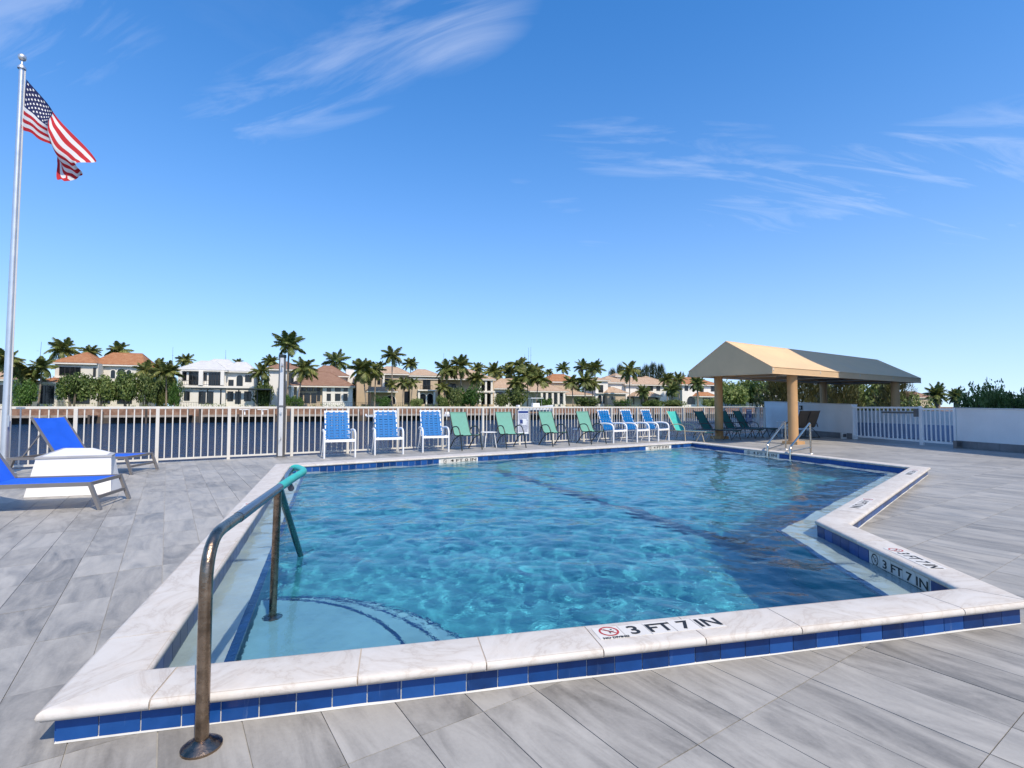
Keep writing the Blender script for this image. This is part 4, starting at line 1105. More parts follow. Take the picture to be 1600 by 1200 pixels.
slab_poly([R0 + dn, R1 + dn, R1, R0], .012).build('valance', 'canvas', shel, world=True)
slab_poly([L0, L1, L1 + dn, L0 + dn], .012).build('valance', 'canvas', shel, world=True)
up = Vector((0, 0, -.05))
for k in range(NP + 1):
    f = k / NP
    if k == 0: f = .004
    if k == NP: f = .996
    a, t_, c = R0.lerp(R1, f), T0.lerp(T1, f), L0.lerp(L1, f)
    mb = MB(); mb.tube([a + dn * .5, a + up, t_ + up, c + up, c + dn * .5], .024, 6); mb.tube([a + dn * .6 , c + dn * .6], .022, 6); mb.build('frame_hoop', 'canvas_in', shel, world=True)
for a, c in ((R0, R1), (L0, L1)):
    q = (T0 - a).normalized() * .03
    mb = MB(); mb.tube([a + dn * .8 + q * 1.2, c + dn * .8 + q * 1.2], .024, 6); mb.build('eave_pipe', 'canvas_in', shel, world=True)
def column(p, ztop):
    lx = Vector((p[0], p[1]))
    mb = MB(); mb.lathe([(.15, .10), (.15, ztop - .38)], 24, p); c = mb.build('column', 'column', shel, True, True)
    mb = MB(); mb.lathe([(.156, ztop - .378), (.156, ztop - .04)], 24, p); mb.build('capital', 'column', shel, True, True)
    mb = MB(); mt = Matrix.Translation((p[0], p[1], 0)) @ Matrix.Rotation(AANG, 4, 'Z'); mb.box(-.24, .24, -.24, .24, .001, .10, mt); mb.build('plinth', 'column', shel, world=True)
FRc = G(1240, 694).to_2d(); BRc = FRc + A2 * 8.3; FLc = FRc + (CLf - CR).normalized() * 3.15; BLc = BRc + (CLf - CR).normalized() * 3.15
for c, z in ((FRc, zR), (BRc, zR), (FLc, zL), (BLc, zL)): column((c.x, c.y), z)

# ------------------------------------------------------------------ white walls and gate on the right
def wline(px):                                          # where the wall line is seen in that column
    k = (px - 800) / 800; s = (k * WALL_A.y - WALL_A.x) / (WDIR.x - k * WDIR.y); return WALL_A + WDIR * s
WNR = Vector((WDIR.y, -WDIR.x))                          # away from the deck
def wall_run(name, label, pxs, tops):
    pts = [wline(p) if isinstance(p, (int, float)) else p for p in pxs]; c = pts[0]
    w = thing(name, label, 'wall', (c.x, c.y, 0))
    mb = MB()
    for (a, za), (b_, zb_) in zip(zip(pts, tops), list(zip(pts, tops))[1:]):
        a2, b2 = a + WNR * .22, b_ + WNR * .22
        mb.hexa([v3(a, 0), v3(b_, 0), v3(b2, 0), v3(a2, 0), v3(a, za - .03), v3(b_, zb_ - .03), v3(b2, zb_ - .03), v3(a2, za - .03)])
    mb.build('stucco_body', 'wallw', w, world=True)
    mb = MB()
    for (a, za), (b_, zb_) in zip(zip(pts, tops), list(zip(pts, tops))[1:]):
        a1, b1, a2, b2 = a - WNR * .02, b_ - WNR * .02, a + WNR * .24, b_ + WNR * .24
        mb.hexa([v3(a1, za - .029), v3(b1, zb_ - .029), v3(b2, zb_ - .029), v3(a2, za - .029), v3(a1, za), v3(b1, zb_), v3(b2, zb_), v3(a2, za)])
    mb.build('coping_cap', 'marker', w, world=True)
    L = (pts[-1] - pts[0]).length; d = (pts[-1] - pts[0]).normalized(); n = int(L / .6)
    for k in range(n):
        a, b_ = pts[0] + d * (L * k / n + .003), pts[0] + d * (L * (k + 1) / n - .003); o = WNR * -.014; o2 = WNR * -.001
        mb = MB(); mb.hexa([v3(a + o, .002), v3(b_ + o, .002), v3(b_ + o2, .002), v3(a + o2, .002), v3(a + o, .215), v3(b_ + o, .215), v3(b_ + o2, .215), v3(a + o2, .215)])
        mb.build('skirting_tile', 'gtile', w, world=True)
    return w
zt = lambda px, py: P(px, py, wline(px).y).z
wall_run('white_wall', 'white stucco wall with dark skirting right of the gate', [1493, 1600, WALL_A - WDIR * 9], [zt(1493, 637), zt(1600, 639), zt(1600, 639) - .1])
wl1 = wall_run('white_wall', 'white stucco wall behind the canopy columns left of the gate', [1194, 1330], [zt(1196, 627), zt(1330, 631.5)])
gp = [wline(p) for p in (1331, 1438, 1492)]
def gate(a, b_, z, label, nm, n, bar):
    g = thing(nm, label, 'gate', (a.x, a.y, 0), math.atan2((b_ - a).y, (b_ - a).x)); L = (b_ - a).length
    for x in (.03, L - .03): MB().box(x - .03, x + .03, -.03, .03, .0, z + .02).build('post', 'gatew', g)
    MB().box(.061, L - .061, -.025, .025, z - .06, z).build('top_rail', 'gatew', g); MB().box(.061, L - .061, -.025, .025, .09, .15).build('bottom_rail', 'gatew', g)
    pm = MB().box(-.019, .019, -.012, .012, .151, z - .061).mesh('picket', 'gatew')
    for k in range(1, n): link('picket', pm, g, (.03 + (L - .06) * k / n, 0, 0))
    if bar:
        MB().box(L * .52, L - .08, .05, .09, z - .20, z - .14).build('panic_bar', 'steel_d', g)
        MB().box(L - .20, L - .08, .028, .10, z - .30, z - .05).build('latch_box', 'steel_d', g)
    return g
zg = zt(1385, 635.5)
gate(gp[1], gp[0], zg, 'white picket gate with grey panic bar in the white wall', 'picket_gate', 16, False)
gate(gp[2], gp[1], zg - .05, 'fixed white picket panel between the gate and the right wall', 'side_fence', 7, False)
gb = thing('panic_bar', 'grey push bar mounted across the white picket gate', 'push bar', (gp[1].x, gp[1].y, 0), math.atan2((gp[0] - gp[1]).y, (gp[0] - gp[1]).x))
MB().box(.12, (gp[0] - gp[1]).length * .50, .04, .09, zg - .22, zg - .16).build('bar', 'steel_d', gb); MB().box(.05, .15, .032, .12, zg - .32, zg - .06).build('latch_housing', 'steel_d', gb)
for px, py, lb in ((1321, 686, 'small white outlet post beside the left gate post'), (1499, 701, 'small dark outlet box at the foot of the right wall')):
    g = wline(px) - WNR * .12; t = thing('outlet_box', lb, 'outlet', (g.x, g.y, 0), R(8))
    m_ = 'marker' if px < 1400 else 'gframe'
    MB().box(-.09, .09, -.05, .05, 0, .22).build('housing', m_, t); MB().box(-.07, .07, -.058, -.051, .06, .18).build('cover_plate', 'steel_d', t)
g = wline(1252) - WNR * .04; t = thing('wall_lamp', 'small dark square lamp on the white wall under the canopy', 'lamp', (g.x, g.y, 0), math.atan2(WDIR.y, WDIR.x))
z_ = P(1252, 637, g.y).z; MB().box(-.07, .07, -.03, .03, z_ - .09, z_ + .09).build('housing', 'dframe', t); MB().box(-.04, .04, .031, .036, z_ - .05, z_ + .05).build('diffuser', 'marker', t)
# what shows through the gate: a raised parapet with a blue band
c0, c1 = wline(1215) + WNR * 1.8, wline(1600) + WNR * 3.2
par = thing('parapet', 'pale parapet with blue base band seen through the gate pickets', 'wall', (c0.x, c0.y, 0))
n_ = WNR * .3
for z0, z1, m_, nm, of in ((.005, .55, mat('pale_blue_paint', (.30, .36, .50), .7), 'base_band', 0), (.551, 1.05, 'wallw', 'upper_wall', .03)):
    mb = MB(); o_ = WNR * of; mb.hexa([v3(c0 + o_, z0), v3(c1 + o_, z0), v3(c1 + n_, z0), v3(c0 + n_, z0), v3(c0 + o_, z1), v3(c1 + o_, z1), v3(c1 + n_, z1), v3(c0 + n_, z1)]); mb.build(nm, m_, par, world=True)
# brown glider seat by the wall
g = G(1262, 684); o = sling_chair('slingb', 'brown_shade_frame', .52); o.name = 'glider_seat'; o.location = (g.x - .05, g.y + .3, 0); o.rotation_euler = (0, 0, R(196))
tag(o, 'wide brown sling glider seat against the white wall under the canopy', 'glider seat')
for y in (-.36, .33):
    MB().tube([(-.54, y, .02), (.54, y, .02)], .016, 8).build('base_bar', 'brown_shade_frame', o, True)
MB().bar((0, .45, 1.03), (0, .15, .40), .03, .02).build('centre_brace', 'brown_shade_frame', o)

# ------------------------------------------------------------------ condominium block off to the right, which shades the gate and most of the canopy
RO = [(21.7, -12.0), (20.6, 3.5), (16.8, 9.4), (40, 21), (50, -12)]; HB = 22.0
condo = thing('condominium', 'pale high-rise condominium block right of the pool deck', 'building', (RO[2][0], RO[2][1], 0))
mb = MB(); mb.prism(list(reversed(RO)), -1.5, HB - .6); mb.build('wall', 'condo', condo, world=True)
cxr = sum(p[0] for p in RO) / 5; cyr = sum(p[1] for p in RO) / 5
mb = MB(); mb.prism(list(reversed([(cxr + (x - cxr) * 1.01, cyr + (y - cyr) * 1.01) for x, y in RO])), HB - .599, HB); mb.build('roof_parapet', 'marker', condo, world=True)
for (a, b_) in ((RO[0], RO[1]), (RO[1], RO[2])):
    a, b_ = Vector(a), Vector(b_); L = (b_ - a).length; d = (b_ - a) / L; n = Vector((-d.y, d.x)); cnt = int(L / 3.4)
    for fl_ in range(7):
        for k in range(cnt):
            s0 = (k + .2) * L / cnt; s1 = (k + .8) * L / cnt; z0 = .6 + fl_ * 3.0
            p, q = a + d * s0, a + d * s1
            mb = MB(); o1, o2 = n * .04, n * -.02
            mb.hexa([v3(p + o2, z0), v3(q + o2, z0), v3(q + o1, z0), v3(p + o1, z0), v3(p + o2, z0 + 1.9), v3(q + o2, z0 + 1.9), v3(q + o1, z0 + 1.9), v3(p + o1, z0 + 1.9)])
            mb.build('window', 'glass', condo, world=True)
# ------------------------------------------------------------------ far shore: seawall, docks, houses
sw2 = thing('far_seawall', 'reddish brown stone seawall along the far bank of the canal', 'wall', (SH0.x, SH0.y, 0))
mb = MB(); shore_box(mb, -260, 420, 0, .55, -.36, LAND + .05); mb.build('stone_face', 'cwall', sw2, world=True)
mb = MB(); shore_box(mb, -260, 420, .02, .55, -2.5, -.361); mb.build('dock_shade_footing', 'pile', sw2, world=True)  # lower wall coloured dark to stand in for shade under the docks
mb = MB(); shore_box(mb, -260, 420, -.08, .62, LAND + .051, LAND + .17); mb.build('cap', 'trim', sw2, world=True)
def s_of(px, d=0): return (at(px, d) - SH0).dot(SU)
def dock(px0, px1, label, z=-.10, w=3.2):
    s0, s1 = s_of(px0, -1), s_of(px1, -1); c = SH0 + SU * s0
    t = thing('dock', label, 'dock', (c.x, c.y, 0), SANG, 'timber docks along the far bank'); L = s1 - s0
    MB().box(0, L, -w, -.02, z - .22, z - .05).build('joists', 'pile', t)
    MB().box(-.1, L + .1, -w - .06, -w + .10, z - .32, z + .02).build('fascia', 'dock', t)
    n = max(2, int(L / 1.4)); 
    for k in range(n): MB().box(L * k / n + .02, L * (k + 1) / n - .02, -w + .11, -.03, z - .049, z).build('deck_board', 'dock', t)
    m = max(2, int(L / 4.2))
    for k in range(m + 1):
        x = L * k / m; top = z + random.choice((.1, .6, 1.1, 1.3))
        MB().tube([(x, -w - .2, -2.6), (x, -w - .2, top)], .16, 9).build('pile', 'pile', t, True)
dock(-40, 150, 'timber dock on the far bank behind the first blue chaise lounge')
dock(170, 300, 'timber dock below the orange roofed house and its hedge')
dock(318, 432, 'timber dock in front of the white roofed house')
dock(456, 560, 'timber dock in front of the brown roofed house')
dock(575, 700, 'timber dock in front of the tan house with arches')
dock(716, 800, 'timber dock below the house with white upper porch')
dock(812, 905, 'timber dock beside the white motor boat')
dock(930, 1060, 'timber dock in front of the white tower house')
dock(1072, 1190, 'timber dock in front of the farthest white house')

class House:
    def __init__(s, px, d, label, name='waterfront_house'):
        s.d = d; s.o = at(px, d); s.t = thing(name, label, 'house', (s.o.x, s.o.y, LAND), SANG, 'waterfront houses on the far bank')
    def x(s, px, dd=0): return (at(px, s.d + dd) - s.o).dot(SU)
    def z(s, px, py, dd=0): return P(px, py, at(px, s.d + dd).y).z - LAND
    def block(s, x0, x1, yt, m='cream', dd=0, depth=9, yb=None, name='wall'):
        xm = (x0 + x1) / 2; z0 = -.3 if yb is None else s.z(xm, yb, dd)
        MB().box(s.x(x0, dd), s.x(x1, dd), dd, dd + depth, z0, s.z(xm, yt, dd)).build(name, m, s.t); return s
    def hip(s, x0, x1, ye, yp, m, dd=0, depth=9, over=.6, ridge=None):
        a, b = s.x(x0, dd), s.x(x1, dd); xm = (x0 + x1) / 2; ze = s.z(xm, ye, dd); zp = s.z(xm, yp, dd + depth / 2)
        y0, y1 = dd - over, dd + depth + over; ym = (y0 + y1) / 2; rl = max(0.05, (b - a) - (y1 - y0)) if ridge is None else (b - a) * ridge
        c = (a + b) / 2; r0, r1 = (c - rl / 2, ym, zp), (c + rl / 2, ym, zp)
        e = [(a, y0, ze), (b, y0, ze), (b, y1, ze), (a, y1, ze)]
        mb = MB(); mb.quad(e[0], e[1], r1, r0); mb.poly([e[1], e[2], r1]); mb.quad(e[2], e[3], r0, r1); mb.poly([e[3], e[0], r0])
        rf = mb.build('roof', m, s.t)
        MB().box(a + .05, b - .05, y0 + .05, y1 - .05, ze - .28, ze - .01).build('eaves', 'trim', rf)
        rt = .09
        mb = MB()
        for p, q in ((e[0], r0), (e[1], r1), (e[2], r1), (e[3], r0), (r0, r1)):
            if (Vector(q) - Vector(p)).length > .2: mb.tube([p, q], rt, 6)
        mb.build('ridge_tiles', m, rf)
        return s
    def win(s, x0, x1, y0, y1, dd=0, arch=False, bars=1, frame='wframe', name='window', rows=1):
        a, b = s.x(x0, dd), s.x(x1, dd); xm = (x0 + x1) / 2; zt, zb = s.z(xm, y0, dd), s.z(xm, y1, dd); f = .07
        fr = MB(); Y0, Y1 = dd - .09, dd - .02
        if arch:
            r = (b - a) / 2; zc = zt - r; c = (a + b) / 2; n = 8; pts = [(a, zb), (b, zb)] + [(c + r * math.cos(math.pi * k / n), zc + r * math.sin(math.pi * k / n)) for k in range(n + 1)]
            rr = r + .14; out = [(a - .14, zb), (b + .14, zb)] + [(c + rr * math.cos(math.pi * k / n), zc + rr * math.sin(math.pi * k / n)) for k in range(n + 1)]
            for k in range(1, len(pts)):
                q = (k + 1) % len(pts)
                if q == 0: q = 0
                fr.hexa([(pts[k][0], Y0, pts[k][1]), (pts[k][0], Y1, pts[k][1]), (out[k][0], Y1, out[k][1]), (out[k][0], Y0, out[k][1]), (pts[q][0], Y0, pts[q][1]), (pts[q][0], Y1, pts[q][1]), (out[q][0], Y1, out[q][1]), (out[q][0], Y0, out[q][1])])
            w = fr.build(name, 'trim', s.t)
            g = MB(); g.poly([(x, dd - .03, z) for x, z in pts]); g.build('pane', 'glass', w)
        else:
            fr.box(a - f, b + f, Y0, Y1, zt, zt + f).box(a - f, b + f, Y0, Y1, zb - f, zb).box(a - f, a, Y0, Y1, zb, zt).box(b, b + f, Y0, Y1, zb, zt)
            for k in range(1, bars + 1): xx = a + (b - a) * k / (bars + 1); fr.box(xx - .035, xx + .035, Y0 + .01, Y1, zb, zt)
            for k in range(1, rows): zz = zb + (zt - zb) * k / rows; fr.box(a, b, Y0 + .012, Y1 - .002, zz - .03, zz + .03)
            w = fr.build(name, frame, s.t)
            for k in range(bars + 1):
                p, q = a + (b - a) * k / (bars + 1), a + (b - a) * (k + 1) / (bars + 1)
                MB().quad((p, dd - .03, zb), (q, dd - .03, zb), (q, dd - .03, zt), (p, dd - .03, zt)).build('pane', 'glass', w)
        return s
    def bar(s, x0, x1, y0, y1, m='trim', dd=0, proj=.25, name='cornice'):
        xm = (x0 + x1) / 2; MB().box(s.x(x0, dd), s.x(x1, dd), dd - proj, dd - .005, s.z(xm, y1, dd), s.z(xm, y0, dd)).build(name, m, s.t); return s
    def col(s, px, y0, y1, m='trim', dd=-1.2, w=.22, name='column'):
        x = s.x(px, dd); MB().box(x - w, x + w, dd - w, dd + w, s.z(px, y1, dd), s.z(px, y0, dd)).build(name, m, s.t); return s
    def rail(s, x0, x1, y0, y1, dd=-.6, n=9):
        a, b = s.x(x0, dd), s.x(x1, dd); zt, zb = s.z((x0 + x1) / 2, y0, dd), s.z((x0 + x1) / 2, y1, dd)
        mb = MB().box(a, b, dd - .03, dd + .03, zt - .06, zt)
        for k in range(n + 1): x = a + (b - a) * k / n; mb.box(x - .02, x + .02, dd - .02, dd + .02, zb, zt - .061)
        tag(mb.build('balcony_rail', 'wframe', s.t), kind='stuff'); return s
# H1 orange clay roof
h = House(150, 13, 'cream two-storey house with orange clay roof behind the sea-grape hedge')
h.block(84, 152, 567, 'cream', 0, 11).hip(77, 152, 567, 550, 'roof_or', 0, 10).block(148, 218, 570, 'cream', 2.5, 11).hip(138, 226, 570, 551.5, 'roof_or', 2.5, 10, ridge=.55)
h.win(92, 124, 574, 586, 0, bars=3).win(145, 148, 575, 592).win(172, 179, 578, 591, 2.5, True).win(182, 194, 576, 591, 2.5, True).win(197, 204, 578, 591, 2.5, True)
h.bar(84, 150, 589, 591).hip(56, 92, 597, 590, 'roof_or', -3, 4, .4).block(58, 90, 598, 'cream', -3, 4).win(64, 84, 603, 630, -3, bars=2).win(110, 140, 604, 630).win(160, 172, 603, 630, 2.5).win(184, 206, 603, 630, 2.5, bars=2)
# H0 cut by the left edge
h = House(-20, 14, 'pale house at the left edge of the photo behind the flagpole')
h.block(-70, 12, 592, 'cream', 0, 10).hip(-78, 18, 592, 578, 'roof_tan', 0, 10).win(-6, 6, 602, 630)
# H2 white tile roof
h = House(337, 11, 'cream house with white tiled roof, balconies and dark green pergola')
h.block(280, 352, 578, 'white_st', 0, 10).block(346, 396, 580, 'white_st', 1.0, 10).hip(275, 356, 578, 564, 'roof_wh', 0, 10, ridge=.30).hip(340, 402, 580, 566, 'roof_wh', 1.0, 9, .7, .25).hip(305, 372, 574, 561.5, 'roof_wh', 3.5, 8, .5, .35)
h.win(282, 290, 582, 594).win(295, 311, 582, 601, bars=2).win(316, 322, 583, 594).win(326, 346, 583, 602, bars=3).win(357, 364, 594, 604, 1.0).win(369, 379, 586, 604, 1.0, True).win(383, 392, 587, 596, 1.0)
h.rail(281, 312, 594, 602).rail(315, 347, 594, 602).col(281, 580, 602, 'white_st', -.5, .3).col(313.5, 580, 602, 'white_st', -.5, .35).col(347, 580, 602, 'white_st', -.5, .3).bar(278, 398, 603, 606, 'trim', 0, .7)
h.win(288, 296, 612, 625).win(311, 321, 612, 630, bars=1).win(325, 333, 612, 630, bars=1).win(356, 364, 612, 626, 1.0).win(368, 376, 612, 630, 1.0).win(382, 392, 612, 626, 1.0)
h.bar(305, 425, 607.5, 609.5, 'dframe', -4.5, 3.5, 'pergola_roof')
for px in (324, 345, 373, 402, 423): h.col(px, 609, 632, 'dframe', -5.5, .10, 'pergola_post')
# H3 brown roof
h = House(495, 12, 'cream house with brown hipped roof and three columns of square windows')
h.block(420, 470, 578, 'white_st', 4, 9).hip(412, 476, 577, 565, 'roof_br', 4, 9).block(480, 540, 588, 'cream', 6, 9).hip(478, 545, 587, 571.5, 'roof_br', 6, 9, .6, .2)
h.block(455, 505, 603, 'tan_st', .6, 9).block(504, 551, 603, 'white_st', 0, 9.6).hip(449, 555, 603, 581, 'roof_br', 0, 12, .7, .22)
h.win(469, 477, 605.5, 610.5, .6).win(480, 488, 605.5, 610.5, .6).win(491, 499, 605.5, 610.5, .6).win(467, 473, 615, 629, .6).win(476, 484, 615, 629, .6, bars=2).win(487, 494, 615, 629, .6).win(496, 500, 606, 626, .6)
for x in (511, 524, 537):
    w_ = 5.5 if x != 524 else 7.5
    h.win(x, x + w_, 606.5, 611, 0, bars=0).win(x, x + w_, 615.5, 625.5, 0, bars=0, rows=2)
h.win(449, 458, 584, 601, 4).block(540, 553, 577, 'white_st', 9, 2)
for px in (457, 466): h.col(px, 604, 631, 'trim', -.8, .25)
# H4 tan house with arches
h = House(640, 13, 'tan house with balcony door above two pale arches, behind coconut palms')
h.block(580, 640, 584, 'tan_st', 1.5, 10).hip(588, 642, 584, 573, 'roof_tan', 1.5, 10, .6, .3).block(641, 684, 587, 'tan_st', 0, 9).hip(638, 690, 587, 577.5, 'roof_tan', 0, 9, .6, .25).block(557, 590, 590, 'tan_st', 4, 9).hip(553, 596, 590, 580, 'roof_tan', 4, 9)
h.hip(572, 622, 611, 605, 'roof_tan', -2.0, 3.5, .4, .6).win(599, 613, 592, 606, 1.5, bars=1).win(590, 594, 592, 600, 1.5).win(661, 672, 593, 608, 0, bars=1).rail(657, 676, 602, 609, -.6, 7).bar(652, 680, 609, 611, 'trim', 0, .9)
h.win(656, 665.5, 615, 631, 0, True).win(667, 676.5, 615, 631, 0, True).col(654.5, 612, 632, 'trim', -.4, .22).col(666.3, 617, 632, 'trim', -.4, .15).col(678.5, 612, 632, 'trim', -.4, .22)
h.win(602, 618, 618, 631, 1.5, True).win(632, 643, 612, 631, 1.5, bars=1).col(599, 585, 606, 'trim', .8, .22).bar(642, 684, 591, 593, 'trim', 0, .2)
# H4b with white porch
h = House(735, 14, 'house with white two-level porch, half hidden by palms and a green bush')
h.block(688, 772, 591, 'tan_st', 2.0, 10).hip(684, 774, 592, 577, 'roof_tan', 0.5, 12, .7, .3)
for px in (750, 759, 768): h.col(px, 594, 632, 'trim', .4, .22)
h.bar(738, 770, 611, 613.5, 'trim', 1.6, 1.7).win(752, 758, 596, 609, 2.0).win(761, 766, 596, 609, 2.0).win(752, 765, 616, 631, 2.0, bars=2).win(700, 712, 600, 612, 2.0)
# H5 low wide roof
h = House(800, 18, 'low pale house with wide tan roof between the palm clumps')
h.block(770, 838, 607, 'white_st', 0, 12).hip(764, 846, 607, 592, 'roof_tan', 0, 12, .8, .3).hip(790, 830, 595, 587, 'roof_tan', 8, 8).win(776, 786, 613, 628).win(796, 812, 613, 628, bars=1)
# H6 colonnade with orange roof behind
h = House(865, 14, 'white colonnaded house front with tan roof and orange roof behind')
h.block(836, 884, 611, 'white_st', 2.5, 9).hip(826, 888, 611, 598.5, 'roof_tan', .8, 11, .6, .25).block(862, 905, 597, 'tan_st', 9, 8).hip(855, 912, 596.5, 585, 'roof_or', 9, 9, .6, .3)
for px in (846, 854, 863, 872, 881): h.col(px, 612, 632, 'trim', .7, .28)
for a, b_ in ((848, 852.5), (856, 861.5), (865, 870.5), (874, 879.5)): h.win(a, b_, 615, 630, 2.5, bars=0, rows=2)
h.block(882, 930, 617, 'tan_st', 3, 8).hip(880, 930, 617, 612, 'roof_tan', 2, 6).win(900, 912, 621, 631, 3)
# H7 white tower
h = House(945, 15, 'white tower house with tall paired windows, arches and a small cupola')
h.block(930.5, 950, 594, 'white_st', 0, 6).hip(927, 953, 594, 589.5, 'roof_tan', 0, 6, .5).block(946, 976, 597, 'white_st', 2.5, 9).hip(940, 986, 597.5, 588, 'roof_tan', 2.5, 9).block(964, 971, 586.5, 'white_st', 6, 2.2, 598).hip(960, 973, 587, 583.5, 'roof_tan', 5.7, 2.8, .5)
h.block(949, 977, 614, 'tan_st', -1.5, 6).hip(947, 981, 614, 605.5, 'roof_tan', -1.5, 6, .5, .3).win(935.5, 938.3, 602, 613).win(939.2, 942, 602, 613).win(947, 953.5, 604, 611, 2.4).win(934, 940, 617, 631, 0, True).win(942, 947.5, 617, 631, 0, True).bar(930, 950, 614, 615, 'trim', 0, .5).win(955.5, 957.5, 620, 624, -1.5, bars=0)
# H8 long tan roof
h = House(1015, 17, 'long pale house with tan roof behind the round palms')
h.block(978, 1045, 601, 'white_st', 0, 10).hip(974, 1050, 601, 590, 'roof_tan', 0, 10, .7, .5).hip(1004, 1040, 597, 588, 'roof_tan', 4, 8).win(1026, 1031, 602, 610).win(1012, 1020, 603, 610).win(1038, 1042, 603, 610)
h.hip(990, 1034, 619, 612, 'roof_tan', -3, 4, .5, .5).block(1012, 1030, 619, 'tan_st', -2, 3).win(1024, 1030, 619, 629, -2).col(1031, 617, 632, 'trim', -2.7, .2).bar(980, 1014, 620, 622, 'dframe', -5, 3, 'pergola_roof')
for px in (981, 990, 1002, 1013): h.col(px, 622, 632, 'dframe', -6.5, .12, 'pergola_post')
# H9 white house with red-brown roof
h = House(1090, 16, 'white house with red clay roof left of the canopy columns')
h.block(1066, 1119, 601, 'white_st', 0, 10).hip(1060, 1124, 601, 590, 'roof_or', 0, 10, .7, .4).win(1070, 1075, 603, 610).win(1094, 1099, 604, 612).win(1111, 1116, 603, 611).hip(1091, 1120, 619, 613, 'roof_or', -2.5, 3.5, .4, .5).win(1073, 1086, 619, 632, 0, True).win(1099, 1118, 621, 632, bars=3)
# H10 low white house under the canopy
h = House(1190, 26, 'low white house with pale roof seen under the canopy')
h.block(1166, 1218, 621, 'white_st', 0, 12).hip(1160, 1224, 621, 613, 'roof_wh', 0, 12, .7, .4).block(1196, 1220, 613, 'white_st', 5, 8).hip(1192, 1226, 613, 607, 'roof_wh', 5, 8).win(1170, 1176, 623, 630).win(1205, 1211, 611, 618, 4.9)
h = House(1440, 40, 'dark tan roofed house behind the palms over the gate')
h.block(1424, 1456, 622, 'tan_st', 0, 10).hip(1418, 1462, 621, 612, 'roof_br', 0, 10)

# ------------------------------------------------------------------ vegetation
def frond_mesh(seed, name='frond', m='frond', droop=1.0, wide=.30, nl=26):
    """a feather leaf of length 1 along +x, arching down; leaflets on both sides"""
    r = random.Random(seed); mb = MB(); pts = []
    for k in range(9):
        t = k / 8; pts.append(Vector((t * (1 - .12 * droop * t * t), 0, .22 * t - .48 * droop * t * t)))
    def on(t):
        f = t * 8; i = min(7, int(f)); return pts[i].lerp(pts[i + 1], f - i), (pts[i + 1] - pts[i]).normalized()
    mb.tube(pts, .012, 4, rs=[.020 * (1 - .8 * k / 8) for k in range(9)])
    for k in range(nl):
        t = .12 + .88 * (k + .5) / nl; p, d = on(t); ln = wide * (math.sin(math.pi * min(1, .18 + t * .80)) ** .7) * r.uniform(.85, 1.1)
        for s in (-1, 1):
            side = Vector((0, s, 0)); hang = r.uniform(.35, .85)
            q = p + (side * math.cos(hang) + Vector((0, 0, -1)) * math.sin(hang)) * ln + d * ln * .55
            mid = p.lerp(q, .5) + Vector((0, 0, .02)); w = d * (.021)
            i = len(mb.v); w = w * 1.45; mb.v += [tuple(p - w * .5), tuple(p + w * .5), tuple(mid + w), tuple(q), tuple(mid - w)]; mb.f.append((i, i + 1, i + 2, i + 3, i + 4))
    return mb.mesh(name, m)
FR = [frond_mesh(k, droop=d) for k, d in enumerate((.6, 1.0, 1.35, 1.7))]
FR2 = [frond_mesh(k + 9, m='frond2', droop=d, wide=.28) for k, d in enumerate((.5, .8, 1.1, 1.3))]
def palm(px, py, rpx, d, label, kind='coconut', lean=0.0, n=17, base_px=None, name='palm_tree'):
    """crown centre seen at (px, py), crown radius rpx photograph pixels, d metres inland"""
    p = at(px, d); zc = P(px, py, p.y).z - LAND; r = rpx * p.y / 800 * 1.14
    bp = at(base_px, d) if base_px else p
    t = thing(name, label, 'palm tree', (bp.x, bp.y, LAND), 0, 'palms on the far bank'); rr = random.Random(int(px * 13 + py * 7))
    top = Vector((p.x - bp.x, p.y - bp.y, zc)); ctrl = Vector((top.x * .25 + rr.uniform(-.2, .2), top.y * .3, zc * .55))
    pts = [(1 - u) ** 2 * Vector((0, 0, -.2)) + 2 * u * (1 - u) * ctrl + u * u * top for u in [k / 7 for k in range(8)]]
    w = {'coconut': .15, 'royal': .24, 'date': .26, 'small': .10}[kind]
    MB().tube(pts, w, 7, rs=[w * (1.5 if k == 0 else 1.0 - .35 * k / 7) for k in range(8)]).build('trunk', 'trunk', t, True)
    if kind == 'royal': MB().tube([top - Vector((0, 0, r * .45)), top], .2, 7, rs=[w * .75, w * .4]).build('crownshaft', 'leaf_b', t, True)
    fl_ = FR2 if kind in ('royal', 'date') else FR; n = {'date': 32, 'royal': 20, 'coconut': 20 + int(px) % 9}.get(kind, n)
    for k in range(n):
        az = k * 2.39996 + rr.uniform(-.25, .25); u = (k + .5) / n
        pit = R(72 - (88 + int(px * 3 + py) % 30) * u ** .9 + rr.uniform(-12, 12)) if kind != 'date' else R(75 - 130 * u + rr.uniform(-8, 8))
        s = r * rr.uniform(.85, 1.1) * (.85 + .2 * math.sin(math.pi * u))
        me = fl_[min(3, int(u * 3 + rr.random()))]
        rot = Matrix.Rotation(az, 4, 'Z') @ Matrix.Rotation(-pit, 4, 'Y') @ Matrix.Rotation(rr.uniform(-.5, .5), 4, 'X')
        o = link('frond', me, t); o.matrix_local = Matrix.Translation(top) @ rot @ Matrix.Diagonal((s, s * rr.uniform(.85, 1.15), s, 1))
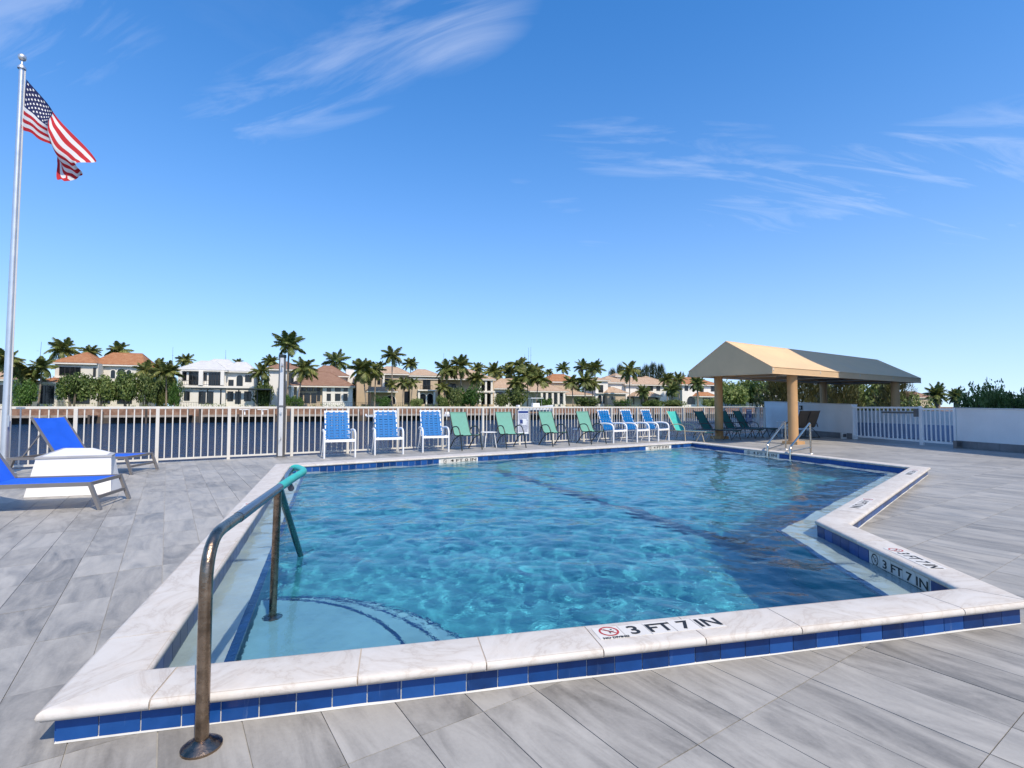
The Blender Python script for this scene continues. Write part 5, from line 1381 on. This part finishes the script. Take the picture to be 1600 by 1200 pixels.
PALMS = [
 (8, 565, 24, 6, 'coconut palm half hidden by the flagpole'), (28, 585, 20, 9, 'low palm just right of the flagpole'), (46, 588, 20, 8, 'shaggy palm left of the orange roofed house'),
 (64, 574, 20, 7, 'coconut palm in front of the orange roof, left end', 'coconut', 60), (95, 547, 23, 30, 'dark palm rising behind the left orange roof'), (138, 551, 16, 32, 'palm top peeking over the middle of the orange roof'),
 (183, 549, 18, 30, 'palm top above the right end of the orange roof'), (226, 580, 20, 6, 'coconut palm at the right end of the orange house', 'coconut', 229), (258, 583, 22, 5, 'coconut palm left of the white roofed house', 'coconut', 260),
 (246, 573, 16, 22, 'dark palm between the orange and white roofed houses'), (289, 563, 15, 30, 'palm top left of the white roof'), (371, 567, 9, 35, 'small palm top right of the white roof peak'),
 (408, 582, 17, 8, 'bushy palm between the white roofed house and the shower post', 'coconut', 412), (422, 566, 14, 26, 'palm behind the shower post, left side'), 
 (450, 541, 27, 7, 'tallest royal palm rising behind the shower post', 'royal', 449), (474, 577, 22, 5, 'leaning palm right of the shower post', 'coconut', 465),
 (525, 566, 22, 28, 'royal palm behind the brown roof', 'royal'), (566, 578, 24, 6, 'big coconut palm at the right end of the brown roofed house', 'coconut', 573), (586, 580, 16, 9, 'palm touching the left side of the tan house', 'coconut', 585),
 (612, 556, 20, 7, 'tall coconut palm over the tan house', 'coconut', 612), (594, 572, 11, 30, 'small palm top behind the tan house'), (641, 570, 14, 30, 'palm top behind the tan house roofs'),
 (612, 602, 12, 3, 'small leafy palm in front of the tan house, left', 'small', 614), (630, 598, 14, 3, 'small leafy palm in front of the tan house, middle', 'small', 629), (645, 599, 12, 3, 'small leafy palm in front of the tan house, right', 'small', 643),
 (697, 577, 19, 7, 'coconut palm right of the arched tan house', 'coconut', 699), (718, 572, 21, 6, 'tall coconut palm before the white porch house', 'coconut', 721), (692, 606, 13, 4, 'low dark palm beside the arched tan house', 'small', 698),
 (746, 576, 13, 28, 'palm top behind the white porch house'), (744, 592, 16, 8, 'bushy palm in front of the white porch'), (772, 582, 19, 26, 'palm above the gap right of the white porch'),
 (795, 580, 16, 30, 'dark palm left of the two thin masts'), (812, 572, 19, 26, 'broad palm beside the two thin masts'), (836, 580, 17, 24, 'palm right of the two thin masts'), (824, 588, 24, 7, 'large coconut palm over the boat dock', 'coconut', 824),
 (842, 594, 20, 5, 'golden green palm right of the boat dock palm', 'coconut', 838), (806, 600, 16, 6, 'low palm left of the boat dock palm'), (880, 576, 13, 40, 'royal palm above the orange roof right of the boat', 'royal'),
 (858, 582, 8, 40, 'small palm top left of that orange roof'), (911, 574, 15, 30, 'left of the tall palm pair before the tower house', 'royal'), (930, 577, 18, 26, 'right of the tall palm pair before the tower house', 'royal'),
 (893, 598, 16, 6, 'coconut palm right of the colonnade, left of three', 'coconut', 895), (914, 596, 18, 5, 'coconut palm right of the colonnade, middle of three', 'coconut', 914), (926, 600, 14, 7, 'coconut palm right of the colonnade, right of three', 'coconut', 925),
 (984, 580, 20, 6, 'tall shaggy palm in front of the tan wing and cupola', 'coconut', 984), (1005, 612, 13, 4, 'round date palm before the long pale house', 'date', 1005), (1043, 594, 14, 10, 'palm at the right end of the long pale house'),
 (1061, 592, 13, 12, 'palm left of the red roofed white house'), (1050, 609, 14, 5, 'round date palm left of the red roofed house', 'date', 1050), (1090, 599, 14, 6, 'round date palm before the red roofed house', 'date', 1090),
 (1089, 584, 6, 45, 'tiny palm top above the red roof'),
]
for a in PALMS:
    px, py, r, d, lb = a[:5]; kd = a[5] if len(a) > 5 else 'coconut'; bpx = a[6] if len(a) > 6 else None
    palm(px, py, r, d, lb, kd, base_px=bpx)

def leaf_cloud(seed, n, leaf, lobes, m, up=0.0, aspect=.55):
    """leaves spread through several uneven lobes inside a unit-ish crown (x,y in -1..1, z 0..1)"""
    r = random.Random(seed); mb = MB(); L = []
    for k in range(lobes):
        a = r.uniform(0, 6.28); q = r.uniform(.1, .72); L.append((Vector((q * math.cos(a), q * math.sin(a), r.uniform(.25, .78))), r.uniform(.22, .42)))
    for k in range(n):
        c, s = r.choice(L)
        while True:
            v = Vector((r.uniform(-1, 1), r.uniform(-1, 1), r.uniform(-1, 1)))
            if .35 < v.length < 1: break
        p = c + v * s * Vector((1, 1, .8)).length / 1.6
        if p.z < .02: continue
        nrm = (v * .6 + Vector((r.uniform(-1, 1), r.uniform(-1, 1), r.uniform(-.3, 1)))).normalized(); x = nrm.orthogonal().normalized()
        x.rotate(Matrix.Rotation(r.uniform(0, 6.28), 3, nrm)); y = nrm.cross(x); l = leaf * r.uniform(.6, 1.3); w = l * aspect
        i = len(mb.v); mb.v += [tuple(p - x * l), tuple(p - y * w + nrm * w * .2), tuple(p + x * l), tuple(p + y * w + nrm * w * .2)]; mb.f.append((i, i + 1, i + 2, i + 3))
    return mb.mesh('foliage', m)
CL = {}
def cloud(kind, var):
    k = (kind, var)
    if k not in CL:
        spec = {'leaf': (3600, .066, 20, 'leaf'), 'bright': (3000, .06, 18, 'leaf_b'), 'dark': (3400, .064, 20, 'leaf_d'), 'sparse': (1000, .06, 10, 'leaf')}[kind]
        CL[k] = leaf_cloud(hash(kind) % 97 if False else {'leaf': 11, 'bright': 31, 'dark': 51, 'sparse': 71}[kind] + var, spec[0], spec[1], spec[2], spec[3])
    return CL[k]
def bush(px0, px1, py, d, label, kind='leaf', var=0, cat='bush', name='bush', base=None, stems=4, depth=1.0, loc=None, group='shrubs and trees on the far bank'):
    a, b = at(px0, d), at(px1, d); c = (a + b) / 2; w = (b - a).length / 2; h = P((px0 + px1) / 2, py, c.y).z - LAND
    if loc: c, w, h, z0 = loc
    else: z0 = LAND
    t = thing(name, label, cat, (c.x, c.y, z0), 0, group); rr = random.Random(int(px0 * 7 + py))
    o = link('crown', cloud(kind, var), t); zb = h * (base or 0.0); o.location = (0, 0, zb); o.scale = (w * 1.12, w * depth, (h - zb) * 1.08); o.rotation_euler = (0, 0, rr.uniform(-.5, .5))
    for k in range(stems):
        x = rr.uniform(-.5, .5) * w; MB().tube([(x * .4, rr.uniform(-.2, .2), -.15), (x * .7, 0, h * .3), (x, rr.uniform(-.3, .3), h * .62)], .07, 6, rs=[.11, .08, .04]).build('trunk', 'bark', t, True)
for a in [(14, 60, 598, 4, 'bright green bush right of the flagpole', 'bright', 0), (84, 142, 588, 3, 'left sea-grape tree in the hedge before the orange roofed house', 'leaf', 0, 'tree', 'sea_grape', .2), (128, 190, 588, 3.5, 'second sea-grape tree in the hedge', 'leaf', 1, 'tree', 'sea_grape', .2),
          (172, 222, 586, 3, 'third sea-grape tree in the hedge, below the arched windows', 'leaf', 2, 'tree', 'sea_grape', .2), (208, 248, 590, 4, 'dark sea-grape tree at the right end of the hedge', 'dark', 0, 'tree', 'sea_grape', .15), (262, 286, 598, 4, 'rounded green bush at the left corner of the white roofed house', 'bright', 1),
          (240, 264, 603, 6, 'small dark bush between hedge and white roofed house', 'dark', 1), (395, 430, 600, 7, 'dark shrub left of the shower post', 'dark', 2), (444, 462, 618, 3, 'small rounded shrub right of the shower post', 'bright', 2), (584, 612, 621, 2, 'clipped green shrub before the tan house', 'bright', 0),
          (716, 752, 606, 3.5, 'bright green mound bush before the white porch', 'bright', 1), (694, 722, 610, 4, 'dark bush beside the bright mound bush', 'dark', 0), (790, 822, 606, 6, 'dark round tree left of the boat', 'dark', 1), (772, 796, 616, 6, 'low dark bush before the low tan roof', 'dark', 2),
          (900, 934, 623, 3, 'low dark hedge before the tower house', 'dark', 0), (1032, 1066, 626, 3, 'low dark hedge under the date palm', 'dark', 1),
 (30, 62, 592, 12, 'leafy tree behind the bright bush by the flagpole', 'leaf', 1, 'tree', 'broadleaf_tree', .2), (236, 280, 584, 18, 'leafy tree filling the gap left of the white roofed house', 'leaf', 2, 'tree', 'broadleaf_tree', .1), (396, 436, 590, 20, 'leafy tree in the gap right of the white roofed house', 'leaf', 0, 'tree', 'broadleaf_tree', .1),
 (545, 585, 600, 22, 'leafy tree in the gap right of the brown roofed house', 'dark', 1, 'tree', 'broadleaf_tree', .1), (455, 476, 622, 2.5, 'low bright shrub at the foot of the leaning palm', 'bright', 0), (640, 660, 624, 2, 'low shrub under the small leafy palms', 'leaf', 0), (680, 700, 618, 3, 'low green shrub right of the pale arches', 'leaf', 1), (838, 862, 622, 4, 'low green shrub under the golden palm', 'bright', 2), (1004, 1030, 626, 3, 'low green shrub before the long pale house', 'leaf', 2), (960, 984, 625, 3, 'low shrub at the foot of the tan wing', 'bright', 1), (1100, 1122, 624, 3, 'low shrub before the red roofed house', 'leaf', 0)]:
    px0, px1, py, d, lb, kd, vr = a[:7]; cat, nm, bs = (a[7:10] if len(a) > 7 else ('bush', 'bush', None))
    bush(px0, px1, py, d, lb, kd, vr, cat, nm, bs)
for a in [(1118, 1160, 597, 22, 'broad dark green tree left of the canopy gap', 'leaf', 1), (1148, 1196, 594, 26, 'broad green tree seen under the canopy', 'leaf', 2), (1182, 1232, 598, 34, 'dark round tree right behind the low white house', 'dark', 2)]:
    bush(*a[:5], a[5], a[6], 'tree', 'broadleaf_tree', .1)
def needle_cloud(seed, m, n=650):
    r = random.Random(seed); mb = MB()
    for k in range(n):
        u = r.random() ** .8; rad = (.46 * (1 - u) ** .45 + .08) * math.sqrt(r.random()) * r.choice((.7, 1, 1.15)); a = r.uniform(0, 6.28)
        p = Vector((rad * math.cos(a), rad * math.sin(a), .12 + .80 * u)); d = Vector((math.cos(a) * r.uniform(.2, .9), math.sin(a) * r.uniform(.2, .9), r.uniform(.3, 1.1))).normalized()
        for j in range(5):
            dd = (d + Vector((r.uniform(-.5, .5), r.uniform(-.5, .5), r.uniform(-.4, .4)))).normalized(); l = r.uniform(.06, .13); x = dd.cross(Vector((0, 0, 1))).normalized() * .006; b_ = p + dd * r.uniform(0, .03)
            i = len(mb.v); mb.v += [tuple(b_ - x), tuple(b_ + x), tuple(b_ + dd * l + x * .4), tuple(b_ + dd * l - x * .4)]; mb.f.append((i, i + 1, i + 2, i + 3))
    return mb.mesh('foliage', m)
NC = [needle_cloud(3, 'needle'), needle_cloud(5, 'needle'), needle_cloud(8, 'needle_o', 900)]
def pine(px, py, wpx, d, label, v, loc=None, name='casuarina_tree'):
    if loc: c, h, w, z0 = loc
    else: c = at(px, d); h = P(px, py, c.y).z - LAND; w = wpx * c.y / 800; z0 = LAND
    t = thing(name, label, 'tree', (c.x, c.y, z0), 0, 'wispy casuarina trees')
    o = link('crown', NC[v], t); o.scale = (w * 1.35, w * 1.35, h * 1.02); o.rotation_euler = (0, 0, px)
    MB().tube([(0, 0, -.2), (0, 0, h * .95)], .2, 7, rs=[h * .018, h * .004]).build('trunk', 'bark', t, True)
for a in [(957, 577, 16, 40, 'leftmost casuarina behind the tower house', 0), (969, 570, 16, 42, 'tall casuarina behind the cupola', 1), (999, 576, 18, 42, 'casuarina just right of the shaggy tall palm', 0), (1010, 571, 18, 44, 'tall casuarina behind the long pale house, left of three', 1), (1021, 568, 18, 44, 'tallest casuarina behind the long pale house', 0),
          (1033, 570, 18, 43, 'casuarina behind the long pale house, right of three', 1), (1068, 583, 6, 60, 'thin distant casuarina above the red roof', 0), (1076, 585, 5, 60, 'thinner distant casuarina above the red roof', 1)]: pine(*a)
# trees just beyond the deck on the right
def spot(px, Y): return Vector(((px - 800) / 800 * Y, Y))
def near_tree(fn, px0, px1, py, Y, *a, **k): pass
for px, py, wpx, Y, lb in [(1222, 588, 62, 42, 'olive casuarina behind the front canopy column'), (1262, 585, 66, 44, 'broad olive casuarina seen between the canopy columns'), (1318, 588, 44, 44, 'olive casuarina right of the rear canopy column'), (1398, 590, 50, 42, 'sparse olive casuarina at the right end of the canopy')]:
    c = spot(px, Y); h = P(px, py, Y).z + .2; pine(px, 0, 0, 0, lb, 2, loc=(c, h, wpx * Y / 800, -.2))
for px, w_, py, Y, lb, kd, vr in [(1358, 42, 598, 46, 'dense round green tree under the right end of the canopy', 'leaf', 0), (1300, 40, 606, 52, 'dark tree behind the olive casuarinas', 'dark', 0), (1430, 26, 616, 40, 'olive shrub left of the palm clump above the gate', 'sparse', 0)]:
    c = spot(px, Y); bush(px, px, py, 0, lb, kd, vr, 'tree', 'broadleaf_tree', .05, loc=(c, w_ * Y / 800, P(px, py, Y).z + .2, -.2), group='trees beyond the deck')
for px, w_, py, Y, lb, kd, vr in [(1522, 26, 603, 27, 'first sea-grape shrub behind the right white wall', 'sparse', 0), (1552, 22, 600, 26, 'tallest sea-grape shrub behind the right white wall', 'sparse', 1), (1578, 20, 608, 25, 'low sea-grape shrub behind the right white wall', 'sparse', 2), (1600, 20, 612, 25, 'sea-grape shrub at the right edge of the photo', 'sparse', 0), (1536, 30, 616, 29, 'dark shrub filling the sea-grape row, left', 'dark', 1), (1585, 30, 618, 28, 'dark shrub filling the sea-grape row, right', 'dark', 2), (1640, 40, 612, 26, 'sea-grape shrub just outside the right edge', 'leaf', 2)]:
    c = spot(px, Y); bush(px, px, py, 0, lb, kd, vr, 'bush', 'sea_grape', .0, loc=(c, w_ * Y / 800, P(px, py, Y).z + .1, -.1), group='shrubs behind the right wall')
def near_palm(px, py, rpx, Y, label):
    p = spot(px, Y); zc = P(px, py, Y).z; r = rpx * Y / 800 * 1.1
    t = thing('date_palm', label, 'palm tree', (p.x, p.y, 0), 0, 'date palms above the gate'); rr = random.Random(px)
    MB().tube([(0, 0, -.2), (0, 0, zc)], .2, 8, rs=[.24, .2]).build('trunk', 'trunk', t, True)
    for k in range(30):
        az = k * 2.4 + rr.uniform(-.2, .2); u = (k + .5) / 30; pit = R(80 - 110 * u + rr.uniform(-8, 8)); s = r * rr.uniform(.85, 1.1)
        o = link('frond', FR2[min(3, int(u * 3 + rr.random()))], t); o.matrix_local = Matrix.Translation((0, 0, zc)) @ Matrix.Rotation(az, 4, 'Z') @ Matrix.Rotation(-pit, 4, 'Y') @ Matrix.Diagonal((s, s, s, 1))
near_palm(1464, 618, 19, 44, 'round date palm above the gate panel'); near_palm(1494, 620, 15, 46, 'smaller date palm right of the round one above the gate')
# far mass of greenery behind the houses
mb = MB(); rr = random.Random(77)
s = s_of(-60, 45)
while s < s_of(1190, 45):
    d = rr.uniform(38, 60); c = SH0 + SU * s + SN * d; hh = rr.uniform(5.5, 9.0); ww = rr.uniform(3.0, 5.0)
    for k in range(300):
        a = rr.uniform(0, 6.28); q = math.sqrt(rr.random()); u = rr.random(); x, y, z = c.x + ww * q * math.cos(a), c.y + ww * q * math.sin(a), LAND + hh * (u if q < .6 else u * (1.25 - q * .6))
        l = rr.uniform(.25, .5); v1 = Vector((rr.uniform(-1, 1), rr.uniform(-1, 1), rr.uniform(-1, 1))).normalized(); v2 = v1.orthogonal().normalized(); p = Vector((x, y, z))
        mb.quad(p - v1 * l, p - v2 * l * .6, p + v1 * l, p + v2 * l * .6)
    s += rr.uniform(2.2, 4.0)
tag(mb.build('distant_greenery', 'leaf_d'), 'dark green mass of distant trees behind the waterfront houses', 'trees', None, 'stuff')
mb = MB(); rr = random.Random(78)                       # low planting along the top of the far bank
s = s_of(-60, 2)
while s < s_of(1190, 2):
    c = SH0 + SU * s + SN * rr.uniform(1.0, 4.0); hh = rr.choice((.3, .5, .7, .9))
    for k in range(26):
        p = Vector((c.x + rr.gauss(0, .55), c.y + rr.gauss(0, .5), LAND + hh * rr.random())); l = rr.uniform(.08, .16)
        v1 = Vector((rr.uniform(-1, 1), rr.uniform(-1, 1), rr.uniform(-1, 1))).normalized(); v2 = v1.orthogonal().normalized(); mb.quad(p - v1 * l, p - v2 * l * .6, p + v1 * l, p + v2 * l * .6)
    s += rr.choice((.7, 1.0, 1.4, 3.5))
tag(mb.build('ground_cover', 'leaf'), 'low planting along the top of the far bank', 'ground cover', None, 'stuff')
# iron railing pieces along the far bank
def bank_rail(px0, px1, label):
    s0, s1 = s_of(px0, 1), s_of(px1, 1); c = SH0 + SU * s0 + SN * .9; t = thing('bank_railing', label, 'railing', (c.x, c.y, LAND), SANG, 'railings on the far bank'); L = s1 - s0
    MB().box(0, L, -.025, .025, .86, .91).build('top_rail', 'wframe', t); mb = MB(); n = int(L / .35)
    for k in range(n + 1): mb.box(L * k / n - .014, L * k / n + .014, -.014, .014, 0, .859)
    tag(mb.build('balusters', 'wframe', t), kind='stuff')
bank_rail(85, 135, 'dark railing below the sea-grape hedge'); bank_rail(284, 330, 'dark railing before the white roofed house'); bank_rail(455, 640, 'dark railing before the brown roofed house'); bank_rail(930, 990, 'dark railing before the tower house')
# masts
for px, y0, dd, lb in [(56, 534, 70, 'thin leaning mast left of the orange roof'), (268, 542, 80, 'thin mast left of the white roof'), (351, 547, 70, 'thin mast above the white roof'), (826, 543, 75, 'left of the two tall thin masts'), (829.5, 542, 75, 'right of the two tall thin masts'), (820, 553, 75, 'short thin mast left of the tall pair'), (693, 552, 80, 'thin mast above the palms by the tan house')]:
    c = at(px, dd); h = P(px, y0, c.y).z - LAND; t = thing('mast', lb, 'mast', (c.x, c.y, LAND), 0, 'thin boat masts behind the houses')
    MB().tube([(0, 0, 0), (.0 if px > 60 else .9, 0, h)], .07, 6, rs=[.10, .035]).build('pole', 'steel_d', t, True)
    MB().bar((-.3, 0, h * .86), (.3, 0, h * .86), .05).build('spreader', 'steel_d', t)
# boat on a lift
def boat(px, d, s, label, top=True, z=-.55):
    c = at(px, d); t = thing('motor_boat', label, 'boat', (c.x, c.y, z), SANG, 'boats at the far docks')
    L = 7.5 * s; rings = []
    for k in range(9):
        u = k / 8; w = 1.15 * s * (1 - max(0, (u - .45) / .55) ** 2.2) + .02; sh = .95 * s + .45 * s * u * u
        x = L * (u - .5); rings.append([(x, -w, sh), (x, -w * .82, .35 * s), (x, 0, 0.0 + .3 * s * max(0, u - .7)), (x, w * .82, .35 * s), (x, w, sh), (x, w * .8, sh - .05 * s), (x, -w * .8, sh - .05 * s)])
    MB().loft(rings).build('hull', 'hull', t, True)
    MB().box(-.9 * s, .5 * s, -.5 * s, .5 * s, .9 * s, 1.75 * s).build('console', 'hull', t); MB().hexa([(.5 * s, -.5 * s, 1.3 * s), (.62 * s, -.5 * s, 1.3 * s), (.62 * s, .5 * s, 1.3 * s), (.5 * s, .5 * s, 1.3 * s), (.35 * s, -.45 * s, 2.2 * s), (.42 * s, -.45 * s, 2.2 * s), (.42 * s, .45 * s, 2.2 * s), (.35 * s, .45 * s, 2.2 * s)]).build('windscreen', 'glass', t)
    if top:
        MB().box(-1.5 * s, 1.2 * s, -.9 * s, .9 * s, 2.7 * s, 2.8 * s).build('hard_top', 'hull', t)
        for x, y in ((-1.2, -.7), (-1.2, .7), (.9, -.7), (.9, .7)): MB().tube([(x * s, y * s, .9 * s), (x * .9 * s, y * .9 * s, 2.7 * s)], .03, 6).build('top_post', 'steel', t)
    for y in (-.35, .35): MB().box(-L / 2 - .45 * s, -L / 2 - .02, (y - .18) * s, (y + .18) * s, .55 * s, 1.35 * s).build('outboard_motor', 'hull', t)
boat(838, -4.4, 1.0, 'white motor boat with hard top raised on a lift left of the colonnade', True, .25)
boat(700, -4.6, .6, 'small white skiff at the dock by the tan house', False, -.75)
boat(590, -4.6, .5, 'small white tender before the tan house palms', False, -.7)
def dinghy_davit(px, label):
    c = at(px, -1.4); t = thing('fish_table', label, 'dock table', (c.x, c.y, -.28), SANG, 'white fish cleaning tables on the docks')
    MB().box(-.8, .8, -.35, .35, 1.0, 1.12).build('table_top', 'hull', t); MB().lathe([(.14, 0), (.10, .9), (.3, 1.0)], 8).build('pedestal', 'hull', t, True)
dinghy_davit(383, 'white fish cleaning table on the dock left of the shower post'); dinghy_davit(411, 'white fish cleaning table just left of the shower post')
